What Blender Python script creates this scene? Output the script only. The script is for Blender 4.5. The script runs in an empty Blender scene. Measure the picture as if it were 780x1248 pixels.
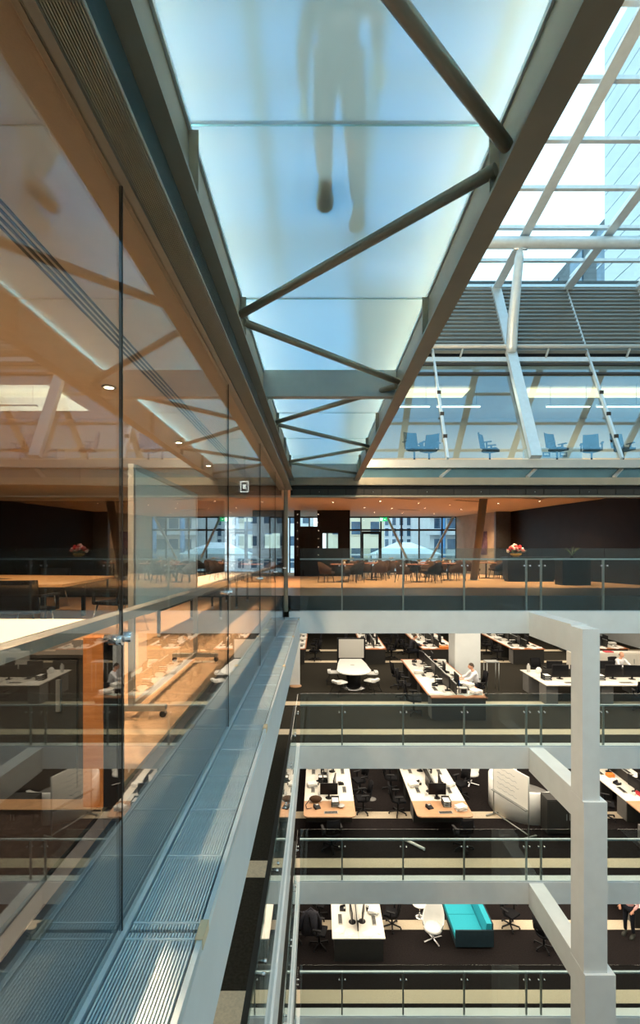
import bpy, bmesh, math, random
from mathutils import Vector, Matrix
random.seed(7)
C = bpy.context.scene.collection
SC = bpy.context.scene
PI = math.pi

# ------------------------------------------------------------------ camera, world, exposure
EYE = 1.2
F, CX, CY = 600.0, 389.0, 674.0           # focal length and principal point in pixels of the 780x1248 frame
cam_d = bpy.data.cameras.new('camera')
cam = bpy.data.objects.new('camera', cam_d)
C.objects.link(cam)
cam.location = (0, 0, EYE)
cam.rotation_euler = (PI/2, 0, 0)
cam_d.sensor_fit = 'HORIZONTAL'
cam_d.sensor_width = 36.0
cam_d.lens = 36.0*F/780.0
cam_d.shift_x = (390-CX)/780.0
cam_d.shift_y = (CY-624)/780.0
cam_d.clip_start = 0.05
cam_d.clip_end = 1000
SC.camera = cam

SC.view_settings.view_transform = 'Standard'
SC.view_settings.look = 'None'
SC.view_settings.exposure = 0.7
SC.view_settings.gamma = 1.0
SC.view_settings.use_curve_mapping = False
SC.cycles.max_bounces = 10
SC.cycles.transparent_max_bounces = 32
SC.cycles.transmission_bounces = 8
SC.cycles.glossy_bounces = 6
SC.cycles.diffuse_bounces = 4
SC.cycles.sample_clamp_indirect = 6

SKY = 1.8
world = bpy.data.worlds.new('sky')
SC.world = world
world.use_nodes = True
wn, wl = world.node_tree.nodes, world.node_tree.links
wn.clear()
w_out = wn.new('ShaderNodeOutputWorld')
w_bg = wn.new('ShaderNodeBackground')
w_tc = wn.new('ShaderNodeTexCoord')
w_sep = wn.new('ShaderNodeSeparateXYZ')
w_rmp = wn.new('ShaderNodeValToRGB')
w_map = wn.new('ShaderNodeMapRange')
w_map.inputs[1].default_value = -0.2
w_map.inputs[2].default_value = 1.0
e = w_rmp.color_ramp.elements
e[0].position = 0.0
e[0].color = (0.30, 0.36, 0.40, 1)
e[1].position = 1.0
e[1].color = (0.25, 0.43, 0.58, 1)
for p, c in ((0.2, (0.62, 0.74, 0.80, 1)), (0.5, (0.66, 0.88, 0.95, 1)), (0.68, (0.62, 0.88, 0.98, 1)), (0.84, (0.36, 0.58, 0.72, 1))):
    k = e.new(p)
    k.color = c
wl.new(w_tc.outputs['Generated'], w_sep.inputs[0])
wl.new(w_sep.outputs[2], w_map.inputs[0])
wl.new(w_map.outputs[0], w_rmp.inputs[0])
wl.new(w_rmp.outputs[0], w_bg.inputs[0])
w_bg.inputs[1].default_value = SKY
wl.new(w_bg.outputs[0], w_out.inputs[0])

def area(name, loc, size, power, col, rot=(0, 0, 0), sy=None):
    d = bpy.data.lights.new(name, 'AREA')
    d.energy = power
    d.color = col
    d.size = size
    if sy:
        d.shape = 'RECTANGLE'
        d.size_y = sy
    o = bpy.data.objects.new(name, d)
    o.location = loc
    o.rotation_euler = rot
    C.objects.link(o)
    return o

def spot(name, loc, power, col, angle=1.9, rad=0.05, rot=(0, 0, 0)):
    d = bpy.data.lights.new(name, 'SPOT')
    d.energy = power
    d.color = col
    d.spot_size = angle
    d.spot_blend = 0.7
    d.shadow_soft_size = rad
    o = bpy.data.objects.new(name, d)
    o.location = loc
    o.rotation_euler = rot
    C.objects.link(o)
    return o

# floor levels: 0 dining floor; office floors 1..3 below
FT = -0.42                                   # top of the white fascia of the upper floor
def zl(n): return FT - 3.74*n
D = 13.6                                     # far side of the atrium
XE = -0.535                                  # left edge of the atrium
XR = 15.0
WARM = (1.0, 0.60, 0.32)
MEET = (1.0, 0.66, 0.40)
OFFICE = (1.0, 0.87, 0.68)
LIFT = 1.7
for n in (1, 2, 3):
    zc = zl(n-1) - 0.66
    for (lx, ly, sx, sy_) in ((1.5, 17.0, 5.0, 5.0), (7.0, 17.0, 5.0, 5.0), (12.5, 17.0, 5.0, 5.0), (1.5, 25.0, 5.0, 7.0), (7.0, 25.0, 5.0, 7.0), (12.5, 25.0, 5.0, 7.0)):
        area('office_light', (lx, ly, zc), sx, 95*LIFT, OFFICE, sy=sy_)
    area('office_light', (-4.5, 6.0, zc), 4.0, 70*LIFT, OFFICE, sy=12.0)

# ------------------------------------------------------------------ materials
def lin(v):
    v /= 255.0
    return v/12.92 if v <= 0.04045 else ((v+0.055)/1.055)**2.4
def rgb(r, g, b): return (lin(r), lin(g), lin(b))

def mat(name, col, rough=0.5, metal=0.0, noise=0.0, nscale=8.0, bump=0.0, spec=0.5, emit=None, estr=0.0):
    m = bpy.data.materials.new(name)
    m.use_nodes = True
    nt = m.node_tree
    b = nt.nodes['Principled BSDF']
    b.inputs['Base Color'].default_value = (*col, 1)
    b.inputs['Roughness'].default_value = rough
    b.inputs['Metallic'].default_value = metal
    b.inputs['Specular IOR Level'].default_value = spec
    if noise > 0 or bump > 0:
        tc = nt.nodes.new('ShaderNodeTexCoord')
        nz = nt.nodes.new('ShaderNodeTexNoise')
        nz.inputs['Scale'].default_value = nscale
        nz.inputs['Detail'].default_value = 5
        nt.links.new(tc.outputs['Object'], nz.inputs['Vector'])
        if noise > 0:
            r = nt.nodes.new('ShaderNodeValToRGB')
            r.color_ramp.elements[0].position = 0.3
            r.color_ramp.elements[1].position = 0.7
            r.color_ramp.elements[0].color = (*[max(0, c*(1-noise)) for c in col], 1)
            r.color_ramp.elements[1].color = (*[min(1, c*(1+noise)) for c in col], 1)
            nt.links.new(nz.outputs['Fac'], r.inputs[0])
            nt.links.new(r.outputs[0], b.inputs['Base Color'])
        if bump > 0:
            bp = nt.nodes.new('ShaderNodeBump')
            bp.inputs['Strength'].default_value = bump
            bp.inputs['Distance'].default_value = 0.01
            nt.links.new(nz.outputs['Fac'], bp.inputs['Height'])
            nt.links.new(bp.outputs[0], b.inputs['Normal'])
    if emit:
        b.inputs['Emission Color'].default_value = (*emit, 1)
        b.inputs['Emission Strength'].default_value = estr
    return m

def wood(name, c1, c2, scale=6.0, rough=0.4, stretch=(1, 12, 12)):
    m = mat(name, c1, rough)
    nt = m.node_tree
    tc = nt.nodes.new('ShaderNodeTexCoord')
    mp = nt.nodes.new('ShaderNodeMapping')
    mp.inputs['Scale'].default_value = stretch
    nz = nt.nodes.new('ShaderNodeTexNoise')
    nz.inputs['Scale'].default_value = scale
    nz.inputs['Detail'].default_value = 6
    r = nt.nodes.new('ShaderNodeValToRGB')
    r.color_ramp.elements[0].position = 0.35
    r.color_ramp.elements[1].position = 0.65
    r.color_ramp.elements[0].color = (*c1, 1)
    r.color_ramp.elements[1].color = (*c2, 1)
    nt.links.new(tc.outputs['Object'], mp.inputs[0])
    nt.links.new(mp.outputs[0], nz.inputs['Vector'])
    nt.links.new(nz.outputs['Fac'], r.inputs[0])
    nt.links.new(r.outputs[0], nt.nodes['Principled BSDF'].inputs['Base Color'])
    return m

def glass(name, tint, f0=0.045, rough=0.0, gcol=(1, 1, 1)):
    """architectural sheet glass: straight-through transmission plus an angle dependent mirror"""
    m = bpy.data.materials.new(name)
    m.use_nodes = True
    nt = m.node_tree
    nt.nodes.clear()
    out = nt.nodes.new('ShaderNodeOutputMaterial')
    tr = nt.nodes.new('ShaderNodeBsdfTransparent')
    tr.inputs[0].default_value = (*tint, 1)
    gl = nt.nodes.new('ShaderNodeBsdfGlossy')
    gl.inputs['Color'].default_value = (*gcol, 1)
    gl.inputs['Roughness'].default_value = rough
    lw = nt.nodes.new('ShaderNodeLayerWeight')
    lw.inputs[0].default_value = 0.5
    pw = nt.nodes.new('ShaderNodeMath')
    pw.operation = 'POWER'
    pw.inputs[1].default_value = 5.0
    ma = nt.nodes.new('ShaderNodeMath')
    ma.operation = 'MULTIPLY_ADD'
    ma.inputs[1].default_value = 1-f0
    ma.inputs[2].default_value = f0
    mx = nt.nodes.new('ShaderNodeMixShader')
    nt.links.new(lw.outputs['Facing'], pw.inputs[0])
    nt.links.new(pw.outputs[0], ma.inputs[0])
    nt.links.new(ma.outputs[0], mx.inputs[0])
    nt.links.new(tr.outputs[0], mx.inputs[1])
    nt.links.new(gl.outputs[0], mx.inputs[2])
    nt.links.new(mx.outputs[0], out.inputs[0])
    return m

def frosted(name):
    """translucent walk-on glass: rough refraction with a milky interlayer"""
    m = bpy.data.materials.new(name)
    m.use_nodes = True
    nt = m.node_tree
    nt.nodes.clear()
    out = nt.nodes.new('ShaderNodeOutputMaterial')
    rf = nt.nodes.new('ShaderNodeBsdfRefraction')
    rf.inputs['Color'].default_value = (0.26, 0.56, 0.78, 1)  # blue of the sky overhead tinted into the glass
    rf.inputs['Roughness'].default_value = 0.20
    rf.inputs['IOR'].default_value = 1.18
    tl = nt.nodes.new('ShaderNodeBsdfTranslucent')
    tl.inputs['Color'].default_value = (0.56, 0.54, 0.50, 1)
    mx = nt.nodes.new('ShaderNodeMixShader')
    mx.inputs[0].default_value = 0.45
    gl = nt.nodes.new('ShaderNodeBsdfGlossy')
    gl.inputs['Roughness'].default_value = 0.05
    m2 = nt.nodes.new('ShaderNodeMixShader')
    m2.inputs[0].default_value = 0.04
    nt.links.new(rf.outputs[0], mx.inputs[1])
    nt.links.new(tl.outputs[0], mx.inputs[2])
    nt.links.new(mx.outputs[0], m2.inputs[1])
    nt.links.new(gl.outputs[0], m2.inputs[2])
    nt.links.new(m2.outputs[0], out.inputs[0])
    return m

def emis(name, col, s):
    m = bpy.data.materials.new(name)
    m.use_nodes = True
    nt = m.node_tree
    nt.nodes.clear()
    out = nt.nodes.new('ShaderNodeOutputMaterial')
    em = nt.nodes.new('ShaderNodeEmission')
    em.inputs[0].default_value = (*col, 1)
    em.inputs[1].default_value = s
    nt.links.new(em.outputs[0], out.inputs[0])
    return m

MT = dict(
    white=mat('white_paint', (0.74, 0.78, 0.79), 0.45, noise=0.03, nscale=3),
    cream=mat('cream_bracket', rgb(222, 205, 170), 0.5),
    ledge=mat('sky_tinted_ledge_metal', (0.72, 0.87, 0.94), 0.35, 0.5, noise=0.05),  # blue of the reflected sky tinted into the metal
    ledge_dark=mat('ledge_tray', (0.10, 0.14, 0.16), 0.6),
    bronze=mat('bronze_paint', (0.24, 0.215, 0.16), 0.45, 0.0, noise=0.06, nscale=4),
    grey_steel=mat('grey_steel_paint', (0.38, 0.40, 0.39), 0.45, 0.2, noise=0.04),
    pale_steel=mat('pale_steel_paint', (0.50, 0.58, 0.62), 0.35, 0.35, noise=0.05),
    chrome=mat('chrome', (0.75, 0.76, 0.78), 0.18, 1.0),
    black=mat('black_plastic', (0.012, 0.012, 0.014), 0.5, spec=0.2, noise=0.2),
    screen=mat('dark_screen', (0.006, 0.006, 0.008), 0.3, spec=0.25),
    blackfab=mat('black_fabric', (0.015, 0.015, 0.017), 0.9, spec=0.05, noise=0.25, nscale=60),
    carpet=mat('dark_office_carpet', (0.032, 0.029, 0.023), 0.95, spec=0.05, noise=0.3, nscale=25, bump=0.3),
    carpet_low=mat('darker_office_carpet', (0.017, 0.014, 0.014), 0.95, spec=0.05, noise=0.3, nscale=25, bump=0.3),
    stripe=mat('beige_carpet', (0.62, 0.52, 0.38), 0.9, noise=0.12, nscale=30),
    dine=mat('tan_carpet', (0.46, 0.30, 0.17), 0.95, noise=0.15, nscale=14, bump=0.2),
    stone=mat('dark_stone', (0.035, 0.040, 0.045), 0.35, noise=0.2),
    plaster=mat('warm_plaster', (0.66, 0.56, 0.44), 0.8, noise=0.03),
    mceil=mat('tan_ceiling', (0.44, 0.36, 0.27), 0.8, noise=0.03),
    brown_steel=mat('brown_column_paint', (0.15, 0.12, 0.085), 0.5),
    seal=mat('white_seal', (0.9, 0.9, 0.9), 0.5),
    taupe=mat('taupe_panel', (0.30, 0.25, 0.18), 0.6, noise=0.1, nscale=3),
    blackwall=mat('black_lacquer', (0.008, 0.006, 0.005), 0.4, noise=0.2, nscale=2, spec=0.2),
    navy=mat('navy_spandrel', (0.035, 0.045, 0.062), 0.5, noise=0.1),
    soffit=mat('ribbed_soffit', (0.30, 0.28, 0.21), 0.5),
    teal=mat('teal_fascia', (0.10, 0.20, 0.24), 0.12, 0.55, noise=0.15, nscale=2),
    louvre=mat('louvre_grey', (0.16, 0.185, 0.185), 0.5, 0.2, noise=0.05),
    desk=mat('white_laminate', (0.82, 0.78, 0.70), 0.45, noise=0.02),
    timber=wood('timber_edge', rgb(196, 128, 84), rgb(172, 104, 66)),
    beech=wood('beech_veneer', rgb(205, 160, 122), rgb(186, 140, 104)),
    tabletop=wood('oak_table', rgb(205, 168, 118), rgb(184, 146, 98)),
    panel=wood('orange_timber_panel', rgb(206, 138, 78), rgb(190, 122, 66)),
    cabinet=mat('charcoal_cabinet', (0.035, 0.034, 0.032), 0.6, spec=0.2, noise=0.06),
    greycab=mat('grey_cabinet', (0.17, 0.165, 0.16), 0.6, noise=0.05),
    brownfab=mat('brown_upholstery', (0.075, 0.044, 0.026), 0.9, spec=0.1, noise=0.2, nscale=40),
    paper=mat('white_paper', (0.85, 0.84, 0.80), 0.8),
    plastic=mat('white_shell', (0.80, 0.80, 0.78), 0.35),
    lightgrey=mat('light_grey_plastic', (0.48, 0.48, 0.46), 0.5),
    red=mat('red_folder', rgb(205, 48, 62), 0.5),
    blue=mat('blue_bottle', rgb(40, 110, 190), 0.4),
    orange=mat('orange_box', rgb(226, 130, 50), 0.5),
    yellow=mat('yellow_petals', rgb(226, 176, 60), 0.7),
    pink=mat('pink_petals', rgb(226, 150, 150), 0.7, noise=0.3, nscale=20),
    green=mat('leaf_green', rgb(70, 96, 50), 0.6, noise=0.2),
    turq=mat('turquoise_fabric', rgb(30, 165, 185), 0.85, noise=0.06, nscale=40),
    turq_dark=mat('dark_teal_fabric', (0.012, 0.035, 0.05), 0.85, noise=0.1),
    skin=mat('skin', rgb(214, 158, 130), 0.55, noise=0.04),
    shirt=mat('white_shirt', (0.80, 0.80, 0.84), 0.8, noise=0.04, nscale=12),
    pinkshirt=mat('pink_shirt', rgb(226, 176, 176), 0.8, noise=0.12, nscale=20),
    darkcloth=mat('dark_cloth', (0.020, 0.022, 0.030), 0.9, spec=0.05, noise=0.2, nscale=30),
    greycloth=mat('charcoal_cloth', (0.045, 0.045, 0.055), 0.9, spec=0.05, noise=0.15, nscale=20),
    hair=mat('brown_hair', (0.045, 0.025, 0.014), 0.6, noise=0.3, nscale=60),
    sole=mat('dark_sole', (0.030, 0.032, 0.026), 0.7, noise=0.1),
    board=mat('whiteboard_face', (0.62, 0.74, 0.74), 0.25),  # teal of the reflections put into the white face
    whiteboard=mat('bright_board', (0.86, 0.85, 0.80), 0.35),
    alu=mat('aluminium', (0.36, 0.38, 0.37), 0.4, 0.7),
    facade=mat('pale_stone_facade', rgb(214, 220, 222), 0.8, noise=0.06, nscale=0.3),
    facade_beige=mat('beige_render', rgb(222, 214, 190), 0.9, noise=0.05, nscale=0.4),
    facade_white=mat('white_cladding', rgb(232, 238, 244), 0.7, noise=0.04, nscale=0.4),
    facade_dark=mat('dark_concrete', rgb(98, 104, 108), 0.8, noise=0.08, nscale=0.2),
    winglass=mat('blue_window_glass', rgb(84, 112, 136), 0.12, 0.2, noise=0.3, nscale=0.7),
    bluepipe=mat('blue_column_paint', rgb(80, 140, 190), 0.5),
    ground=mat('street_asphalt', (0.08, 0.08, 0.085), 0.9, noise=0.2, nscale=0.2),
    exitgreen=mat('exit_green', rgb(20, 150, 90), 0.4, emit=rgb(30, 190, 110), estr=0.9),
    exitwhite=mat('exit_white', (0.9, 0.95, 0.9), 0.4, emit=(0.9, 1, 0.95), estr=1.4),
    painting=mat('abstract_canvas', rgb(92, 74, 92), 0.8, noise=0.6, nscale=3),
    lamp=emis('lamp_glow', (1.0, 0.82, 0.58), 14.0),
    tube=emis('tube_glow', (1.0, 0.90, 0.62), 5.0),
    cove=emis('cove_glow', (1.0, 0.84, 0.46), 1.7),
    led=emis('led_strip_glow', (1.0, 0.72, 0.42), 125.0),
    wallglass=glass('glazing_glass', (0.93, 0.95, 0.94), 0.055),
    rail_glass=glass('balustrade_glass', (0.80, 0.86, 0.85), 0.035),
    roofglass=glass('roof_glass', (0.86, 0.95, 0.97), 0.03),
    leanglass=glass('coated_glass', (0.74, 0.82, 0.84), 0.15, gcol=(0.62, 0.86, 1.0)),
    winpane=glass('window_pane_glass', (0.95, 0.985, 0.99), 0.03),
    frost=frosted('frosted_walk_on_glass'),
    joint=glass('clear_joint_seal', (0.85, 0.95, 0.90), 0.05),
)

# ------------------------------------------------------------------ mesh helpers
class MB:
    def __init__(s):
        s.v, s.f, s.sm = [], [], []
    def add(s, vs, fs, smooth=False):
        o = len(s.v)
        s.v += [tuple(p) for p in vs]
        s.f += [tuple(i+o for i in f) for f in fs]
        s.sm += [smooth]*len(fs)
        return s
    def box(s, x0, x1, y0, y1, z0, z1):
        vs = [(x, y, z) for z in (z0, z1) for y in (y0, y1) for x in (x0, x1)]
        return s.add(vs, [(0, 2, 3, 1), (4, 5, 7, 6), (0, 1, 5, 4), (2, 6, 7, 3), (0, 4, 6, 2), (1, 3, 7, 5)])
    def bar(s, p, q, w, h, up=(0, 0, 1)):
        """rectangular bar from p to q, w across, h along 'up'"""
        p, q = Vector(p), Vector(q)
        d = (q-p).normalized()
        u = Vector(up)
        u = (u - d*u.dot(d)).normalized()
        r = d.cross(u)
        vs = []
        for c in (p, q):
            for a, b in ((-1, -1), (1, -1), (1, 1), (-1, 1)):
                vs.append(c + r*(a*w/2) + u*(b*h/2))
        return s.add(vs, [(3, 2, 1, 0), (4, 5, 6, 7), (0, 1, 5, 4), (1, 2, 6, 5), (2, 3, 7, 6), (3, 0, 4, 7)])
    def tube(s, pts, r, n=10, caps=True):
        pts = [Vector(p) for p in pts]
        rs = r if isinstance(r, (list, tuple)) else [r]*len(pts)
        vs, fs = [], []
        for i, p in enumerate(pts):
            d = (pts[min(i+1, len(pts)-1)] - pts[max(i-1, 0)]).normalized()
            a = Vector((0, 0, 1)) if abs(d.z) < 0.9 else Vector((0, 1, 0))
            u = (a - d*a.dot(d)).normalized()
            w = d.cross(u)
            for k in range(n):
                t = 2*PI*k/n
                vs.append(p + (u*math.cos(t) + w*math.sin(t))*rs[i])
        for i in range(len(pts)-1):
            for k in range(n):
                fs.append((i*n+k, i*n+(k+1) % n, (i+1)*n+(k+1) % n, (i+1)*n+k))
        s.add(vs, fs, True)
        if caps:
            o = len(s.v) - len(vs)
            s.f += [tuple(o+k for k in reversed(range(n))), tuple(o+(len(pts)-1)*n+k for k in range(n))]
            s.sm += [False, False]
        return s
    def lathe(s, prof, n=20, c=(0, 0, 0)):
        vs, fs = [], []
        for r, z in prof:
            for k in range(n):
                t = 2*PI*k/n
                vs.append((c[0]+r*math.cos(t), c[1]+r*math.sin(t), c[2]+z))
        for i in range(len(prof)-1):
            for k in range(n):
                fs.append((i*n+k, i*n+(k+1) % n, (i+1)*n+(k+1) % n, (i+1)*n+k))
        s.add(vs, fs, True)
        o = len(s.v)-len(vs)
        s.f += [tuple(o+k for k in reversed(range(n))), tuple(o+(len(prof)-1)*n+k for k in range(n))]
        s.sm += [False, False]
        return s
    def prism(s, poly, z0, z1):
        n = len(poly)
        vs = [(x, y, z0) for x, y in poly] + [(x, y, z1) for x, y in poly]
        fs = [tuple(reversed(range(n))), tuple(range(n, 2*n))] + [(i, (i+1) % n, n+(i+1) % n, n+i) for i in range(n)]
        return s.add(vs, fs)
    def ball(s, c, r, n=8, sc=(1, 1, 1)):
        m = max(4, n//2+1)
        vs, fs = [(c[0], c[1], c[2]-r*sc[2])], []
        for i in range(1, m):
            a = -PI/2 + PI*i/m
            for k in range(n):
                t = 2*PI*k/n
                vs.append((c[0]+r*sc[0]*math.cos(a)*math.cos(t), c[1]+r*sc[1]*math.cos(a)*math.sin(t), c[2]+r*sc[2]*math.sin(a)))
        vs.append((c[0], c[1], c[2]+r*sc[2]))
        for k in range(n):
            fs.append((0, 1+(k+1) % n, 1+k))
            fs.append((len(vs)-1, 1+(m-2)*n+k, 1+(m-2)*n+(k+1) % n))
        for i in range(m-2):
            for k in range(n):
                fs.append((1+i*n+k, 1+i*n+(k+1) % n, 1+(i+1)*n+(k+1) % n, 1+(i+1)*n+k))
        return s.add(vs, fs, True)
    def mesh(s, name, off=None):
        me = bpy.data.meshes.new(name)
        vs = s.v if off is None else [(x-off[0], y-off[1], z-off[2]) for x, y, z in s.v]
        me.from_pydata(vs, [], s.f)
        me.polygons.foreach_set('use_smooth', s.sm)
        me.update()
        return me

def obj(name, mb, m, parent=None, label=None, local=False):
    """link one mesh object; world-space vertices are moved into the frame of its root unless local"""
    off = None
    if parent is not None and not local:
        r = parent
        off = Vector(r.location)
        while r.parent is not None:
            r = r.parent
            off = off + Vector(r.location)
    o = bpy.data.objects.new(name, mb.mesh(name, off))
    o.data.materials.append(MT[m] if isinstance(m, str) else m)
    C.objects.link(o)
    if parent is not None:
        o.parent = parent
    if label:
        o['label'] = label
    return o

def linked(name, me, parent, loc=(0, 0, 0)):
    """an alike piece that shares mesh data"""
    o = bpy.data.objects.new(name, me)
    o.location = loc
    o.parent = parent
    C.objects.link(o)
    return o

def thing(name, label, cat, loc=(0, 0, 0), rz=0.0, group=None):
    o = bpy.data.objects.new(name, None)
    o.empty_display_size = 0.1
    o.location = loc
    o.rotation_euler = (0, 0, rz)
    o['label'] = label
    o['category'] = cat
    if group:
        o['group'] = group
    C.objects.link(o)
    return o

def tag(o, label, cat, group=None):
    o['label'] = label
    o['category'] = cat
    if group:
        o['group'] = group
    return o

def struct(name, mb, m, label=None, parent=None):
    o = obj(name, mb, m, parent)
    if parent is None:
        o['kind'] = 'structure'
        if label:
            o['label'] = label
    return o

def struct_root(name, label, loc=(0, 0, 0)):
    o = bpy.data.objects.new(name, None)
    o.empty_display_size = 0.1
    o.location = loc
    o['kind'] = 'structure'
    o['label'] = label
    C.objects.link(o)
    return o

def dup(root, loc, rz, label, group=None):
    r = root.copy()
    C.objects.link(r)
    r.location = loc
    r.rotation_euler = (0, 0, rz)
    r['label'] = label
    if group:
        r['group'] = group
    for ch in root.children:
        c = ch.copy()
        C.objects.link(c)
        c.parent = r
        for g in ch.children:
            k = g.copy()
            C.objects.link(k)
            k.parent = c
    return r

class Kind:
    """first use makes the thing, later uses copy it with its parts"""
    def __init__(s, maker):
        s.maker, s.first = maker, None
    def put(s, loc, rz, label, group=None):
        if s.first is None:
            s.first = s.maker()
            s.first.location = loc
            s.first.rotation_euler = (0, 0, rz)
            s.first['label'] = label
            if group:
                s.first['group'] = group
            return s.first
        return dup(s.first, loc, rz, label, group)

TR = [0]
def trim():
    TR[0] += 1
    return 'trim_%d' % TR[0]

# ------------------------------------------------------------------ SHELL: lower office floors
FD = 0.60
ORD = ['upper', 'top office', 'middle office', 'lowest office']
STR = {1: (5.8, 8.35, 14.75, 17.55, 24.3, 27.1), 2: (5.8, 8.35, 14.45, 17.1, 24.3), 3: (5.8, 8.35, 14.25, 17.0)}
for n in (0, 1, 2, 3, 4):
    z = zl(n)
    if n < 4:
        mf = MB()
        mf.box(XE-0.3, XR, D, D+0.3, z-FD, z)
        struct(trim(), mf, 'white', 'white fascia along the far edge of the %s floor' % ORD[n])
    if 0 < n < 4:
        ml = MB().box(XE-0.3, XE, -6, D, z-FD, z)
        struct(trim(), ml, 'white', 'white fascia along the left edge of the %s floor' % ORD[n])
    if n > 0:
        fl = MB().box(-14, XR+3, D+0.3, 34, z-0.3, z)
        fl.box(-14, XE-0.3, -6, D+0.3, z-0.3, z)
        if n == 4:
            fl.box(XE-0.3, XR+3, -6, D+0.3, z-0.3, z)
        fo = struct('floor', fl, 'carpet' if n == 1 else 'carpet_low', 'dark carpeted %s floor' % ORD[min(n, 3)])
        for ys in STR.get(n, ()):
            if ys > D:
                st = MB().box(-14, XR+3, ys-0.22, ys+0.22, z, z+0.006)
            else:
                st = MB().box(-14, XE-0.3, ys-0.22, ys+0.22, z, z+0.006)
            obj('carpet_stripe', st, 'stripe', fo)
for n in (1, 2, 3):
    struct('ceiling', MB().box(-14, XR+3, D+0.3, 34, zl(n-1)-0.64, zl(n-1)-0.60).box(-14, XE-0.3, -6, D+0.3, zl(n-1)-0.64, zl(n-1)-0.60), 'plaster', 'plain ceiling above the %s floor' % ORD[n])
struct('wall_back', MB().box(-14, XR+3, 34, 34.3, zl(4), FT-0.7), 'greycab', 'dark far wall behind the office floors')
struct('wall_right', MB().box(XR+3, XR+3.2, -6, 34, zl(4), 12.5), 'white', 'unseen added wall closing the atrium at right')  # out of view, added to block sky light from the side
struct('wall_near', MB().box(-14, XR+3, -6.3, -6, zl(4), 13.3), 'white', 'unseen added wall of the atrium behind the viewer')  # out of view, added to enclose the light, white for bounce
struct('wall_left', MB().box(-14.3, -14, -6.3, 34, zl(4), 3.9), 'blackwall', 'dark left end wall of the floors')

# posts of the far balustrades
PX = [0.635, 2.335, 4.03, 5.76, 6.17, 7.90, 9.6, 11.3, 13.0]
def balustrade(n, top, railz, label, side=True):
    z = zl(n)
    b = thing('glass_balustrade', label, 'balustrade', (XE, D, z))
    xs = [XE] + PX + [14.7]
    for a, c in zip(xs[:-1], xs[1:]):
        obj('glass_panel', MB().box(a+0.006, c-0.006, D+0.03, D+0.045, z+0.002, z+top), 'rail_glass', b)
    for x in PX:
        po = obj('post', MB().box(x-0.02, x+0.02, D+0.07, D+0.13, z+0.002, z+railz-0.02), 'alu', b)
        for sx in (-0.08, 0.08):
            obj('stud', MB().tube([(x+sx, D+0.02, z+railz-0.18), (x+sx, D+0.09, z+railz-0.18)], 0.022, 8), 'chrome', po)
    obj('handrail', MB().box(XE, 14.7, D+0.07, D+0.13, z+railz-0.02, z+railz+0.02), 'pale_steel', b)
    obj('base_channel', MB().box(XE, 14.7, D+0.02, D+0.055, z+0.001, z+0.03), 'pale_steel', b)
    if side:
        ys = [0.2+1.68*k for k in range(9)]
        ys[-1] = D-0.02
        for a, c in zip(ys[:-1], ys[1:]):
            obj('glass_panel', MB().box(XE-0.06, XE-0.045, a+0.006, c-0.006, z+0.002, z+top), 'rail_glass', b)
            po = obj('post', MB().box(XE-0.16, XE-0.10, c-0.02, c+0.02, z+0.002, z+railz-0.02), 'alu', b)
            for sy in (-0.08, 0.08):
                obj('stud', MB().tube([(XE-0.03, c+sy, z+railz-0.18), (XE-0.10, c+sy, z+railz-0.18)], 0.022, 8), 'chrome', po)
        obj('handrail', MB().box(XE-0.17, XE-0.10, 0.2, D-0.02, z+railz-0.02, z+railz+0.02), 'cabinet', b)
        obj('base_channel', MB().box(XE-0.07, XE-0.03, 0.2, D-0.02, z+0.001, z+0.03), 'pale_steel', b)
    return b
balustrade(0, 1.75, 1.45, 'tall glass balustrade in front of the dining floor', side=False)
balustrade(1, 1.47, 1.13, 'glass balustrade round the top office floor, under the dining floor fascia')
balustrade(2, 1.45, 1.13, 'glass balustrade round the middle office floor')
balustrade(3, 1.43, 1.18, 'glass balustrade round the lowest office floor')

# white stepped frame standing out from the far fascia
fr = thing('stepped_frame', 'white painted frame of beams and stepped column rising through the atrium', 'structural frame', (5.8, 10.8, zl(4)))
FX = 5.8
Y2 = 11.34
cols = [(6.18, 10.84), (6.31, 10.78), (6.46, 10.72)]
for n in (0, 1, 2):
    z = zl(n) + (-0.06 if n == 0 else -0.10)
    xw, yf = cols[n]
    x0 = FX - 0.004*n
    obj('beam', MB().box(x0, FX+0.39, Y2, D, zl(n)-0.66, zl(n)-0.02), 'white', fr)
    obj('column', MB().box(x0, xw, yf, Y2, (zl(n+1)-0.10) if n < 2 else zl(4), z), 'white', fr)

# ------------------------------------------------------------------ LEFT: ledge, glazed wall, meeting room
GX = -0.93
ZLG = EYE - 1.77
ledge = struct_root('trim_20', 'grated metal ledge with sky blue reflection tinted in, running along the glazed wall', (XE, 0.6, ZLG))
obj('ledge_tray', MB().box(GX-0.02, XE, 0.2, D, ZLG-0.60, ZLG-0.05), 'white', ledge)
obj('ledge_floor', MB().box(GX+0.03, XE-0.03, 0.2, D, ZLG-0.049, ZLG-0.035), 'ledge_dark', ledge)
obj('glazing_channel', MB().box(GX-0.012, GX+0.028, 0.2, D, ZLG-0.05, ZLG), 'ledge', ledge)
obj('curb', MB().box(XE-0.026, XE, 0.2, D, ZLG-0.05, ZLG), 'ledge', ledge)
JT = [2.31+2.71*k for k in range(-1, 5)]          # glass joints
seg = [0.2] + [j for j in JT if j > 0.3] + [D]
NB = 22
x0, x1 = GX+0.040, XE-0.036
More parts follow.
